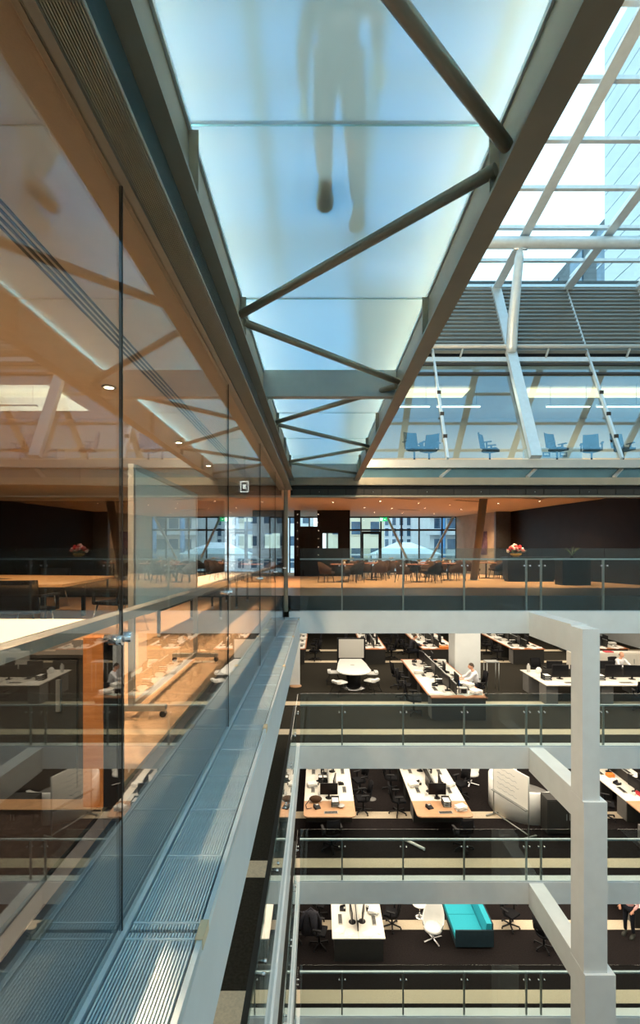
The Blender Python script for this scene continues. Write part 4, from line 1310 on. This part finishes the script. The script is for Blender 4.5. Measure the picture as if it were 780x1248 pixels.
sp = thing('desk_speaker', 'pale rounded gadget beside the bottle on the wide cluttered bench', 'speaker', (8.45, 18.95, zt1))
obj('shell', MB().lathe([(0.09, 0), (0.11, 0.05), (0.10, 0.16), (0.05, 0.22)], 14, (8.45, 18.95, zt1)), 'plastic', sp)
rf_ = tag(obj('red_folder', MB().box(12.2, 12.55, 17.35, 17.6, zt1, zt1+0.03), 'red'), 'red folder lying open at the right of the wide cluttered bench', 'folder')
pd = thing('storage_unit', 'long beige storage unit behind the bald man', 'cabinet', (12.6, 21.2, z))
obj('body', MB().box(10.9, 14.6, 21.2, 21.7, z, z+1.05), 'desk', pd)
for k in range(4):
    dd = obj('door', MB().box(10.93+0.92*k, 11.80+0.92*k, 21.18, 21.2, z+0.06, z+1.0), 'desk', pd)
    obj('handle', MB().box(11.70+0.92*k, 11.72+0.92*k, 21.165, 21.18, z+0.6, z+0.8), 'alu', dd)
FP.put((11.4, 21.45, z+1.05), 0.1, 'pile of files on the beige storage unit', 'files on the storage unit')
tag(obj('red_folder', MB().box(12.4, 12.75, 21.3, 21.55, z+1.05, z+1.09), 'red'), 'red folder on the beige storage unit', 'folder')
yp = thing('yellow_poster', 'small yellow green poster board at the right edge beyond the storage unit', 'poster', (15.0, 22, z))
obj('board', MB().box(14.75, 15.35, 21.9, 21.95, z+0.9, z+1.9), 'orange', yp)
obj('stand', MB().box(15.0, 15.1, 21.9, 21.95, z, z+0.9), 'alu', yp)
# column, media board, meeting table
wc = thing('square_column', 'broad white square column beside the long desk bench', 'column', (6.1, 20.5, z))
obj('shaft', MB().box(5.6, 6.65, 20.3, 21.3, z, zl(0)-0.65), 'white', wc)
sc_ = thing('slim_column', 'slim white post by the left edge of the top office floor', 'column', (-0.98, 20, z))
obj('shaft', MB().box(-1.2, -0.78, 19.9, 20.0, z, zl(0)-0.65), 'white', sc_)
obj('foot', MB().lathe([(0.24, 0), (0.24, 0.03), (0.2, 0.035)], 16, (-0.95, 19.8, z)), 'beech', sc_)
mb_ = thing('presentation_board', 'white presentation board on a black stand behind the meeting table', 'board', (1.45, 22.6, z))
obj('board', MB().box(0.90, 2.05, 22.6, 22.63, z+0.55, z+1.40), 'whiteboard', mb_)
obj('board_frame', MB().box(0.82, 2.13, 22.64, 22.68, z+0.1, z+1.46), 'black', mb_)
for x in (0.95, 2.0):
    obj('foot', MB().box(x-0.03, x+0.03, 22.3, 23.0, z, z+0.05), 'black', mb_)
mtb = thing('meeting_table', 'white teardrop shaped meeting table with four white stools', 'table', (1.37, 20, z))
pl_ = [(0.90, 21.5), (0.78, 20.6), (0.72, 19.7)] + [(1.37+0.68*math.cos(a), 19.45+0.72*math.sin(a)) for a in [PI+PI*i/10 for i in range(11)]] + [(2.02, 19.7), (1.96, 20.6), (1.84, 21.5)]
obj('tabletop', MB().prism(pl_, z+0.705, z+0.74), 'plastic', mtb)
obj('pedestal', MB().lathe([(0.30, 0.06), (0.26, 0.30), (0.34, 0.70)], 18, (1.37, 19.6, z)), 'black', mtb)
obj('base', MB().lathe([(0.46, 0.0), (0.46, 0.02), (0.20, 0.06)], 22, (1.37, 19.6, z)), 'chrome', mtb)
obj('cable_port', MB().lathe([(0.09, 0.741), (0.09, 0.746)], 14, (1.37, 20.3, z)), 'lightgrey', mtb)
def wstool():
    t = thing('shell_stool', '', 'stool')
    obj('seat', MB().prism([(-0.23, -0.20), (-0.17, -0.25), (0.17, -0.25), (0.23, -0.20), (0.25, 0.15), (0.18, 0.24), (-0.18, 0.24), (-0.25, 0.15)], 0.44, 0.47).prism([(-0.25, 0.12), (0.25, 0.12), (0.18, 0.26), (-0.18, 0.26)], 0.47, 0.53), 'plastic', t, local=True)
    for sx in (-1, 1):
        for sy in (-1, 1):
            obj('leg', MB().tube([(sx*0.12, sy*0.10, 0.44), (sx*0.27, sy*0.30, 0.0)], 0.010, 6), 'black', t, local=True)
        obj('runner', MB().tube([(sx*0.27, -0.30, 0.012), (sx*0.27, 0.30, 0.012)], 0.010, 6), 'black', t, local=True)
    return t
WS = Kind(wstool)
WS.put((0.60, 20.3, z), PI/2, 'white shell stool at the far left of the teardrop table', 'stools round the teardrop table')
WS.put((0.78, 18.7, z), 2.2, 'white shell stool at the near left of the teardrop table', 'stools round the teardrop table')
WS.put((2.14, 20.1, z), -PI/2, 'white shell stool at the far right of the teardrop table', 'stools round the teardrop table')
WS.put((2.02, 18.95, z), -2.2, 'white shell stool at the near right of the teardrop table', 'stools round the teardrop table')
rk = thing('bag_rack', 'small metal coat rack behind the man in the white shirt', 'rack', (6.75, 19.3, z))
obj('top_shelf', MB().box(6.5, 7.0, 19.1, 19.5, z+1.1, z+1.13), 'alu', rk)
for x in (6.52, 6.98):
    for y in (19.12, 19.48):
        obj('leg', MB().tube([(x, y, z), (x, y, z+1.1)], 0.015, 8), 'alu', rk)
tag(obj('orange_tray', MB().box(5.85, 6.5, 23.75, 24.15, zt1+0.002, zt1+0.09), 'orange'), 'orange box on the front of the bench behind the white column bench', 'box')
bt = tag(obj('water_bottle', MB().lathe([(0.035, 0), (0.036, 0.18), (0.015, 0.22), (0.015, 0.25)], 12, (4.85, 17.1, zt1)), 'blue'), 'blue bottle on the bench beside the white column', 'bottle')
rd = thing('desk_radio', 'silver and black radio box on the near end of the white column bench', 'radio', (4.72, 16.2, zt1))
obj('body', MB().box(4.60, 4.86, 16.1, 16.3, zt1+0.002, zt1+0.2), 'lightgrey', rd)
obj('front_grille', MB().box(4.64, 4.82, 16.085, 16.1, zt1+0.03, zt1+0.17), 'black', rd)
FP.put((5.15, 16.15, zt1+0.002), 0.4, 'pile of papers at the near right corner of the white column bench', 'files')

# --- middle office floor
z = zl(2)
zt2 = z+0.74
m1 = 'left on middle floor'
bench(2, -0.5, 1.17, 15.6, 21.0, m1, timber_front=1.0, edge=False, seed=11, per=1.5)
m0 = 'leftmost on middle floor'
bench(2, -2.35, -0.85, 15.6, 21.0, m0, timber_front=1.0, edge=False, seed=12, per=1.5)
m2 = 'centre on middle floor'
bench(2, 3.12, 4.92, 15.6, 21.0, m2, timber_front=1.0, edge=False, seed=13, per=1.5)
m3 = 'right of stepped column on middle floor'
bench(2, 10.35, 12.1, 15.6, 21.0, m3, timber_front=1.0, edge=False, seed=14, per=1.5)
chairs(2, 1.55, (17.3, 18.7), 1, m1)
chairs(2, 2.75, (17.2, 18.9), -1, m2)
chairs(2, 5.3, (18.4,), 1, m2)
chairs(2, 9.85, (16.9, 18.4), -1, m3)
for xc, nm in ((0.33, m1), (4.02, m2)):
    MO.put((xc, 16.75, zt2), 0, 'black monitor facing the viewer on the end of the bench '+nm, 'end monitors on the middle office floor')
    KB.put((xc+0.05, 15.85, zt2), 0.05, 'grey keyboard on the timber end of the bench '+nm, 'end keyboards')
    PH.put((xc-0.40, 16.15, zt2), 0.4, 'black phone on the timber end of the bench '+nm, 'end phones')
    OC.put((xc+0.05 if xc < 1 else xc+0.4, 15.15, z), PI+0.2, 'black office chair before the timber end of the bench '+nm, 'end chairs')
    DT.put((xc+0.2, 16.35, zt2), 0, 'black trays on the timber end of the bench '+nm, 'end trays')
FP.put((4.62, 16.05, zt2), 0.3, 'tall white pile of paper on the right end corner of the centre bench', 'files')
bw = thing('snack_bowl', 'small round bowl of sweets on the timber end of the left bench', 'bowl', (0.72, 16.2, zt2))
obj('bowl', MB().lathe([(0.06, 0), (0.12, 0.05), (0.125, 0.06), (0.06, 0.04)], 16, (0.72, 16.2, zt2)), 'lightgrey', bw)
bgn = thing('leather_bag', 'brown leather bag lying on the left bench of the middle floor', 'bag', (-0.12, 16.55, zt2))
obj('body', MB().ball((-0.12, 16.55, zt2+0.10), 0.2, 12, (1.1, 0.7, 0.5)), 'brownfab', bgn)
obj('strap', MB().tube([(-0.3, 16.5, zt2+0.12), (-0.45, 16.3, zt2+0.02), (-0.4, 16.05, zt2+0.02), (-0.25, 16.1, zt2+0.02)], 0.012, 6), 'black', bgn)
tag(obj('red_folder', MB().box(11.0, 11.45, 16.75, 17.15, zt2+0.002, zt2+0.09), 'red'), 'bright red folder on the bench right of the stepped column', 'folder')
tag(obj('orange_tray', MB().box(10.75, 11.0, 18.3, 18.5, zt2+0.002, zt2+0.12), 'orange'), 'orange box on the bench right of the stepped column', 'box')
gp = thing('drawer_pedestal', 'grey drawer pedestal before the bench right of the stepped column', 'cabinet', (10.3, 15.2, z))
obj('body', MB().box(10.0, 10.9, 14.75, 15.45, z+0.03, z+0.60), 'greycab', gp)
for k in range(3):
    dd = obj('drawer', MB().box(9.985, 10.0, 14.80, 15.40, z+0.06+0.18*k, z+0.22+0.18*k), 'greycab', gp)
    obj('handle', MB().box(9.97, 9.985, 15.0, 15.2, z+0.13+0.18*k, z+0.15+0.18*k), 'alu', dd)
pr_ = thing('paper_roll', 'white rolled drawing lying on the carpet by the centre bench', 'paper roll', (3.0, 15.2, z))
obj('roll', MB().tube([(2.72, 15.55, z+0.045), (3.22, 15.05, z+0.045)], 0.045, 12), 'paper', pr_)
gm = tag(obj('floor_grommet', MB().lathe([(0.16, 0), (0.16, 0.006), (0.12, 0.008)], 18, (1.95, 18.2, z+0.001)), 'greycab'), 'round floor outlet between the two benches of the middle floor', 'floor outlet')
# round booth, mobile whiteboard, dark box for the booth's shaded side
bo = thing('round_booth', 'white curved booth wall behind the mobile whiteboard', 'booth', (7.35, 17.65, z))
cb = MB()
vs, fs = [], []
NN = 30
for i in range(NN+1):
    a = PI*0.45+PI*1.25*i/NN
    for r, zz_ in ((1.22, 0), (1.22, 1.05), (1.10, 1.05), (1.10, 0)):
        vs.append((7.35+r*math.cos(a), 17.65+r*math.sin(a), z+zz_))
for i in range(NN):
    for q in range(4):
        fs.append((i*4+q, (i+1)*4+q, (i+1)*4+(q+1) % 4, i*4+(q+1) % 4))
fs += [(0, 1, 2, 3), (NN*4+3, NN*4+2, NN*4+1, NN*4)]
cb.add(vs, fs, True)
obj('curved_wall', cb, 'plastic', bo)
obj('inner_seat', MB().lathe([(1.0, 0), (1.0, 0.42), (0.5, 0.42)], 26, (7.35, 17.65, z)), 'greycab', bo)
dc = thing('booth_shade_box', 'dark box imitating the shaded side of the curved white booth', 'cabinet', (7.9, 16.1, z))  # dark box added where the booth's side lies in shade
obj('body', MB().box(7.35, 8.7, 15.85, 16.35, z+0.05, z+1.15), 'cabinet', dc)
obj('plinth', MB().box(7.4, 8.65, 15.9, 16.3, z, z+0.05), 'black', dc)
for k in range(2):
    dd = obj('door', MB().box(7.37+0.66*k, 8.02+0.66*k, 15.83, 15.85, z+0.08, z+1.12), 'cabinet', dc)
    obj('handle', MB().box(7.95+0.10*k, 7.97+0.10*k, 15.815, 15.83, z+0.5, z+0.7), 'alu', dd)
w2 = thing('mobile_whiteboard', 'mobile whiteboard on a wheeled stand before the curved booth', 'whiteboard', (6.37, 16.35, z))
pA, pB = (6.06, 17.1), (6.66, 15.65)
obj('board', MB().bar((*pA, z+1.45), (*pB, z+1.45), 0.03, 1.05), 'whiteboard', w2)
obj('pen_tray', MB().bar((pA[0]-0.06, pA[1], z+0.90), (pB[0]-0.06, pB[1], z+0.90), 0.09, 0.03), 'alu', w2)
for (px, py) in (pA, pB):
    lg = obj('leg', MB().tube([(px, py, z+0.06), (px, py, z+1.98)], 0.022, 8), 'alu', w2)
    obj('foot', MB().bar((px-0.30, py-0.12, z+0.05), (px+0.30, py+0.12, z+0.05), 0.045, 0.04), 'alu', lg)
obj('stretcher', MB().tube([(*pA, z+0.12), (*pB, z+0.12)], 0.02, 8), 'alu', w2)
for k in range(5):
    zc_ = z+1.75-0.17*k
    pts = [(pA[0]+(pB[0]-pA[0])*s-0.0165, pA[1]+(pB[1]-pA[1])*s-0.007, zc_+0.02*math.sin(40*s+k)) for s in [0.12+0.03*i for i in range(18+2*(k % 3))]]
    obj('pen_mark', MB().tube(pts, 0.004, 4), 'winglass', w2)

# --- lowest office floor
z = zl(3)
zt3 = z+0.74
q1 = 'left on lowest floor'
bench(3, 0.41, 2.08, 15.45, 20.2, q1, seed=21, per=1.55, edge=False)
chairs(3, 0.0, (16.1, 17.4), -1, q1)
chairs(3, 2.5, (16.9,), 1, q1)
OC.put((-0.75, 16.4, z), 1.2, 'black office chair near the left balustrade of the lowest office floor', 'loose chairs')
ct_ = thing('hanging_coat', 'dark charcoal coat draped over a chair back by the lowest bench', 'coat', (-0.05, 16.35, z))
cx_, cy_ = -0.28, 16.15
cm = MB()
lay = [(0.36, 0.31, 0.13), (0.70, 0.27, 0.12), (0.98, 0.25, 0.11), (1.08, 0.20, 0.09), (1.14, 0.09, 0.06)]
vs, fs = [], []
for (hz, wx, wy) in lay:
    for k in range(16):
        t_ = 2*PI*k/16
        f_ = 1+0.10*math.sin(5*t_)*(1.14-hz)
        vs.append((cx_+wx*f_*math.cos(t_), cy_+wy*f_*math.sin(t_), z+hz))
for i in range(4):
    for k in range(16):
        fs.append((i*16+k, i*16+(k+1) % 16, (i+1)*16+(k+1) % 16, (i+1)*16+k))
fs += [tuple(reversed(range(16))), tuple(range(64, 80))]
cm.add(vs, fs, True)
obj('coat_body', cm, 'greycloth', ct_)
for sx in (-1, 1):
    obj('sleeve', MB().tube([(cx_+sx*0.20, cy_, z+1.05), (cx_+sx*0.31, cy_-0.03, z+0.85), (cx_+sx*0.33, cy_-0.05, z+0.55)], [0.06, 0.065, 0.05], 10), 'greycloth', ct_)
obj('collar', MB().tube([(cx_-0.09, cy_-0.03, z+1.13), (cx_, cy_+0.05, z+1.17), (cx_+0.09, cy_-0.03, z+1.13)], 0.025, 8), 'greycloth', ct_)
def lounge():
    t = thing('swivel_chair', '', 'chair')
    b = MB()
    vs, fs = [], []
    N, R = 18, 6
    prof = [(0.16, 0.36), (0.27, 0.40), (0.34, 0.50), (0.36, 0.62)]
    for i in range(N+1):
        a = -PI*0.12+PI*1.24*i/N
        k = max(0.0, math.sin(max(0.0, min(PI, a))))
        for (r, zz_) in prof + [(0.36+0.05*k, 0.64+0.50*k**1.5)]:
            vs.append((r*math.cos(a), r*math.sin(a)+0.06*k*(zz_-0.36), zz_))
        for (r, zz_) in [(0.33+0.05*k, 0.64+0.50*k**1.5)] + [(r-0.03, zz_+0.02) for r, zz_ in reversed(prof)]:
            vs.append((r*math.cos(a), r*math.sin(a)+0.06*k*(zz_-0.36), zz_))
    P = 10
    for i in range(N):
        for q in range(P):
            fs.append((i*P+q, (i+1)*P+q, (i+1)*P+(q+1) % P, i*P+(q+1) % P))
    fs += [tuple(range(P)), tuple(reversed(range(N*P, N*P+P)))]
    b.add(vs, fs, True)
    obj('shell', b, 'plastic', t, local=True)
    obj('seat_cushion', MB().lathe([(0.24, 0.38), (0.30, 0.41), (0.30, 0.47), (0.24, 0.49)], 20, (0, -0.05, 0)), 'plastic', t, local=True)
    obj('stem', MB().tube([(0, 0, 0.05), (0, 0, 0.38)], 0.03, 10), 'chrome', t, local=True)
    for k in range(4):
        a = PI/4+PI/2*k
        obj('foot', MB().bar((0, 0, 0.045), (0.34*math.cos(a), 0.34*math.sin(a), 0.02), 0.05, 0.025), 'chrome', t, local=True)
    return t
LC = Kind(lounge)
LC.put((3.78, 16.35, z), 0.5-PI/2-0.9+PI/2, 'white shell swivel armchair beside the turquoise sofa', 'white swivel armchairs')
LC.put((5.95, 19.4, zl(2)), 0.3, 'white shell swivel armchair behind the centre bench of the middle floor', 'white swivel armchairs')
stb = thing('side_table', 'small round white side table behind the white swivel armchair', 'table', (3.55, 17.4, z))
obj('tabletop', MB().lathe([(0.26, 0.45), (0.27, 0.46), (0.27, 0.475)], 20, (3.55, 17.4, z)), 'plastic', stb)
obj('stem', MB().tube([(3.55, 17.4, z+0.02), (3.55, 17.4, z+0.45)], 0.025, 8), 'chrome', stb)
obj('base', MB().lathe([(0.18, 0), (0.18, 0.015), (0.05, 0.02)], 16, (3.55, 17.4, z)), 'chrome', stb)
so = thing('sofa', 'bright turquoise two seat sofa with dark sides on the lowest office floor', 'sofa', (5.0, 16.6, z))
obj('base', MB().box(4.42, 5.62, 16.0, 17.9, z+0.08, z+0.26), 'turq_dark', so)
for a, c in ((16.02, 16.92), (16.94, 17.88)):
    obj('seat_cushion', MB().box(4.43, 5.36, a, c, z+0.261, z+0.42), 'turq', so)
obj('backrest', MB().add([(5.37, 16.02, z+0.26), (5.62, 16.02, z+0.26), (5.37, 17.88, z+0.26), (5.62, 17.88, z+0.26), (5.45, 16.02, z+0.78), (5.62, 16.02, z+0.78), (5.45, 17.88, z+0.78), (5.62, 17.88, z+0.78)],
    [(0, 2, 3, 1), (4, 5, 7, 6), (0, 1, 5, 4), (2, 6, 7, 3), (0, 4, 6, 2), (1, 3, 7, 5)]), 'turq', so)
obj('side_panel', MB().box(4.42, 5.66, 15.96, 16.0, z+0.06, z+0.60), 'turq_dark', so)
obj('back_panel', MB().box(5.621, 5.66, 16.0, 17.9, z+0.08, z+0.79), 'turq_dark', so)
for x in (4.5, 5.55):
    for y in (16.1, 17.8):
        obj('foot', MB().box(x-0.03, x+0.03, y-0.03, y+0.03, z, z+0.08), 'black', so)
OC.put((6.55, 16.9, z), 0.6, 'black office chair right of the turquoise sofa, behind the lowest white beam', 'loose chairs')
OC.put((7.3, 16.0, z), 2.0, 'second black office chair right of the turquoise sofa', 'loose chairs')
q2 = 'right on lowest floor'
bench(3, 10.75, 12.4, 16.8, 20.2, q2, seed=22, per=1.6, edge=False)

# chairs behind the leaning glass
for i, (x, y, r) in enumerate(((2.85, 14.75, 0.3), (3.35, 15.0, -0.6), (5.2, 15.0, 1.0), (7.2, 14.9, 0.5), (8.3, 15.0, -0.4), (9.2, 14.9, 0.2))):
    OC.put((x, y, z1+0.06), r, 'dark office chair, %s from the left behind the leaning glass' % ['first', 'second', 'third', 'fourth', 'fifth', 'sixth'][i], 'chairs behind the leaning glass')

# ------------------------------------------------------------------ PEOPLE
def skin_mesh(name, joints, edges, root=0, sub=1):
    """joints: (x, y, z, rx[, ry]); grown with a Skin modifier and frozen into a mesh"""
    me = bpy.data.meshes.new(name)
    me.from_pydata([j[:3] for j in joints], edges, [])
    o = bpy.data.objects.new(name, me)
    C.objects.link(o)
    o.modifiers.new('skin', 'SKIN')
    sv = me.skin_vertices[0].data
    for i, j in enumerate(joints):
        sv[i].radius = (j[3], j[4] if len(j) > 4 else j[3])
        sv[i].use_root = (i == root)
    if sub:
        s = o.modifiers.new('sub', 'SUBSURF')
        s.levels = sub
        s.render_levels = sub
    dg = bpy.context.evaluated_depsgraph_get()
    dg.update()
    out = bpy.data.meshes.new_from_object(o.evaluated_get(dg))
    bpy.data.objects.remove(o)
    bpy.data.meshes.remove(me)
    out.name = name
    for p in out.polygons:
        p.use_smooth = True
    return out

def merge_meshes(name, meshes):
    b = bmesh.new()
    for m in meshes:
        b.from_mesh(m)
    me = bpy.data.meshes.new(name)
    b.to_mesh(me)
    b.free()
    for p in me.polygons:
        p.use_smooth = True
    return me

def head_mesh(cx, cy, cz):
    """egg shaped head facing -y with brow, nose, chin and ears"""
    b = MB()
    n, m = 16, 12
    vs, fs = [], []
    for i in range(m+1):
        a = -PI/2+PI*i/m
        for k in range(n):
            t = 2*PI*k/n
            x, y, zz_ = 0.076*math.cos(a)*math.cos(t), 0.097*math.cos(a)*math.sin(t), 0.118*math.sin(a)
            fr_ = max(0.0, -math.sin(t))
            if zz_ < -0.02:
                x *= 1-0.28*min(1, (-zz_-0.02)/0.09)
                y += -0.014*fr_
            if fr_ > 0.99 and -0.035 < zz_ < 0.02:
                y -= 0.024*(1-abs(zz_+0.012)/0.045)
            vs.append((cx+x, cy+y, cz+zz_))
    for i in range(m):
        for k in range(n):
            fs.append((i*n+k, i*n+(k+1) % n, (i+1)*n+(k+1) % n, (i+1)*n+k))
    b.add(vs, fs, True)
    for s in (-1, 1):
        b.ball((cx+s*0.078, cy+0.01, cz-0.01), 0.03, 8, (0.35, 0.7, 1.0))
    return b

def hand_joints(base, d, side, up=Vector((0, 0, 1)), curl=0.5):
    """joints of palm, five bent fingers, from a wrist at base pointing along d"""
    d = Vector(d).normalized()
    r = d.cross(up).normalized()*side
    js, es = [], []
    palm = Vector(base)+d*0.045
    js.append((*palm, 0.030, 0.016))
    for k, (off, ln) in enumerate(((-0.028, 0.072), (-0.010, 0.082), (0.010, 0.078), (0.028, 0.060))):
        p0 = palm+d*0.040+r*off
        p1 = p0+d*ln*0.5-up*0.010*curl
        p2 = p1+d*ln*0.4-up*0.030*curl
        i = len(js)
        js += [(*p0, 0.0095), (*p1, 0.0085), (*p2, 0.0070)]
        es += [(0, i), (i, i+1), (i+1, i+2)]
    t0 = palm-d*0.012-r*0.032
    t1 = t0+d*0.030-r*0.022-up*0.006
    t2 = t1+d*0.028-r*0.004-up*0.008
    i = len(js)
    js += [(*t0, 0.011), (*t1, 0.0095), (*t2, 0.0075)]
    es += [(0, i), (i, i+1), (i+1, i+2)]
    return js, es

def person(label, loc, rz, shirt, trousers, bald=False, pose='sit', lean=0.10, mir=1, sleeves='long'):
    t = thing('person', label, 'person', loc, rz)
    if pose == 'sit':
        hip, kn = 0.53, 0.52
        P = Vector((0, 0.05, hip))
        chest = Vector((0, 0.02-lean*0.5, 0.90))
        neck = Vector((0, -0.01-lean, 1.10))
        hips = {s: Vector((s*0.09, 0.03, hip)) for s in (-1, 1)}
        knees = {s: Vector((s*0.13, -0.42, kn)) for s in (-1, 1)}
        ank = {s: Vector((s*0.13, -0.38, 0.09)) for s in (-1, 1)}
        sh = {s: Vector((s*0.185, 0.0-lean*0.8, 1.04)) for s in (-1, 1)}
        el = {s: Vector((s*0.25, -0.20-lean*0.8, 0.83)) for s in (-1, 1)}
        wr = {s: Vector((s*0.13, -0.42-lean*0.8, 0.80)) for s in (-1, 1)}
        headc = Vector((0, -0.04-lean*1.2, 1.235))
    elif pose == 'stand':
        P = Vector((0, 0, 0.93))
        chest = Vector((0, 0.0, 1.28))
        neck = Vector((0, 0.0, 1.48))
        hips = {s: Vector((s*0.09, 0, 0.92)) for s in (-1, 1)}
        knees = {s: Vector((s*0.11, -0.03, 0.50)) for s in (-1, 1)}
        ank = {s: Vector((s*0.12, 0.02, 0.09)) for s in (-1, 1)}
        sh = {s: Vector((s*0.185, 0.0, 1.42)) for s in (-1, 1)}
        el = {s: Vector((s*0.27, -0.02, 1.14)) for s in (-1, 1)}
        wr = {s: Vector((s*0.20, -0.22, 1.02)) for s in (-1, 1)}
        headc = Vector((0, -0.03, 1.615))
    else:   # walking
        P = Vector((0, 0, 0.90))
        chest = Vector((0, -0.03, 1.26))
        neck = Vector((0, -0.05, 1.47))
        hips = {s: Vector((s*0.09, 0, 0.90)) for s in (-1, 1)}
        knees = {1: Vector((0.10, -0.10, 0.49)), -1: Vector((-0.14, -0.24, 0.52))}
        ank = {1: Vector((0.09, 0.10, 0.09)), -1: Vector((-0.16, -0.26, 0.15))}
        sh = {s: Vector((s*0.185, -0.03, 1.40)) for s in (-1, 1)}
        el = {1: Vector((0.25, -0.12, 1.13)), -1: Vector((-0.25, 0.14, 1.13))}
        wr = {1: Vector((0.24, -0.28, 0.95)), -1: Vector((-0.27, 0.06, 0.89))}
        headc = Vector((0, -0.09, 1.60))
    # body (skin)
    js = [(*P, 0.11, 0.09), (*chest, 0.13, 0.09), (*neck, 0.055), (*(headc+Vector((0, 0.01, -0.06))), 0.05)]
    es = [(0, 1), (1, 2), (2, 3)]
    def chain(start, pts):
        prev = start
        for p in pts:
            js.append(p)
            es.append((prev, len(js)-1))
            prev = len(js)-1
        return prev
    for s in (-1, 1):
        chain(0, [(*hips[s], 0.085), (*knees[s], 0.055), (*ank[s], 0.035)])
        w = chain(1, [(*sh[s], 0.05), (*el[s], 0.038), (*wr[s], 0.026)])
        d = (wr[s]-el[s]).normalized()
        hj, he = hand_joints(wr[s], d, s)
        o_ = len(js)
        js += hj
        es.append((w, o_))
        es += [(a+o_, b+o_) for a, b in he]
    body = skin_mesh('person_body', js, es)
    hm = head_mesh(*headc).mesh('head')
    full = merge_meshes('body', [body, hm])
    ob = bpy.data.objects.new('body', full)
    full.materials.append(MT['skin'])
    ob.parent = t
    C.objects.link(ob)
    # shirt
    js, es = [(*(P+Vector((0, 0, 0.02))), 0.150, 0.115), (*((P+chest)/2), 0.148, 0.110), (*chest, 0.165, 0.115), (*(neck+Vector((0, 0, -0.02))), 0.068)], [(0, 1), (1, 2), (2, 3)]
    for s in (-1, 1):
        chain(2, [(*sh[s], 0.070), (*el[s], 0.055), (*(wr[s]+(el[s]-wr[s])*0.12), 0.040)])
    mo = skin_mesh('shirt', js, es)
    mo.materials.append(MT[shirt])
    o2 = bpy.data.objects.new('shirt', mo)
    o2.parent = t
    C.objects.link(o2)
    js, es = [(*P, 0.150, 0.118)], []
    for s in (-1, 1):
        chain(0, [(*hips[s], 0.105), (*((hips[s]+knees[s])/2), 0.092), (*knees[s], 0.074), (*(ank[s]+Vector((0, 0, 0.01))), 0.058)])
    mo = skin_mesh('trousers', js, es)
    mo.materials.append(MT[trousers])
    o3 = bpy.data.objects.new('trousers', mo)
    o3.parent = t
    C.objects.link(o3)
    # shoes
    for s in (-1, 1):
        lift = ank[s].z-0.09
        ax, ay = ank[s].x, ank[s].y
        prof = []
        sole = [(-0.034, 0.075), (0.0, 0.088), (0.034, 0.075), (0.038, 0.02), (0.034, -0.05), (0.050, -0.12), (0.046, -0.19), (0.018, -0.235), (-0.018, -0.235), (-0.046, -0.19), (-0.050, -0.12), (-0.034, -0.05), (-0.038, 0.02)]
        tilt = 0.35*lift/0.06 if lift > 0.01 else 0
        m = MB()
        lay = [(0.0, 1.22, 1.02), (0.022, 1.24, 1.02), (0.05, 1.08, 0.96), (0.075, 0.70, 0.6)]
        vs = []
        for (hz, kx, ky) in lay:
            for (x, y) in sole:
                yy = y*ky+(0.03 if hz > 0.06 else 0)
                vs.append((ax+x*kx, ay+yy, lift+hz+0.004-min(0, yy)*tilt*0.4))
        n_ = len(sole)
        fs = [tuple(reversed(range(n_))), tuple(range(3*n_, 4*n_))]
        for i in range(3):
            for k in range(n_):
                fs.append((i*n_+k, i*n_+(k+1) % n_, (i+1)*n_+(k+1) % n_, (i+1)*n_+k))
        m.add(vs, fs, False)
        obj('shoe', m, 'sole', t, local=True)
    # face
    for s in (-1, 1):
        obj('eye', MB().ball((headc.x+s*0.030, headc.y-0.086, headc.z+0.012), 0.011, 8), 'black', t, local=True)
    obj('mouth', MB().box(headc.x-0.022, headc.x+0.022, headc.y-0.100, headc.y-0.092, headc.z-0.062, headc.z-0.055), 'red', t, local=True)
    hb_ = MB()
    n, m_ = 16, 8
    vs, fs = [], []
    for i in range(m_+1):
        a = (0.10 if not bald else -0.35)+((PI/2-0.10) if not bald else 0.5)*i/m_
        for k in range(n):
            tt_ = 2*PI*k/n
            drop = 0.5*max(0, math.sin(tt_))*(1-i/m_)
            if not bald:
                aa = a-drop+0.35*max(0, -math.sin(tt_))*(1-i/m_)
            else:
                aa = a
            kf = 1.06 if not (bald and math.sin(tt_) < -0.2) else 0.9
            vs.append((headc.x+0.080*kf*math.cos(aa)*math.cos(tt_), headc.y+0.006+0.100*kf*math.cos(aa)*math.sin(tt_), headc.z+0.122*1.03*math.sin(aa)))
    for i in range(m_):
        for k in range(n):
            fs.append((i*n+k, i*n+(k+1) % n, (i+1)*n+(k+1) % n, (i+1)*n+k))
    fs.append(tuple(range(m_*n, m_*n+n)))
    hb_.add(vs, fs, True)
    obj('hair', hb_, 'hair' if not bald else 'greycab', t, local=True)
    return t

person('man in white shirt typing at the bench beside the white column', (5.72, 17.95, zl(1)), -PI/2, 'shirt', 'darkcloth', lean=0.12)
OC.put((5.80, 17.95, zl(1)), -PI/2, 'black office chair under the man in the white shirt', 'occupied chairs')
person('balding man in white shirt seated behind the wide cluttered bench', (12.25, 20.1, zl(1)), 0.25, 'shirt', 'darkcloth', bald=True, lean=0.06)
OC.put((12.25, 20.2, zl(1)), 0.25, 'black office chair under the balding man', 'occupied chairs')
person('person in dark top seated at the bench behind the white column, head hidden', (4.55, 24.4, zl(1)), PI/2, 'greycloth', 'darkcloth', lean=0.14)
OC.put((4.45, 24.4, zl(1)), PI/2, 'black office chair under the person in the dark top', 'occupied chairs')
person('person in pink patterned shirt and black trousers standing on the lowest floor', (10.42, 16.55, zl(3)), -0.9, 'pinkshirt', 'darkcloth', pose='stand')
person('person in dark clothes walking on the frosted glass bridge overhead', (0.13, 3.40, HG+0.0305), PI, 'greycloth', 'darkcloth', pose='walk')
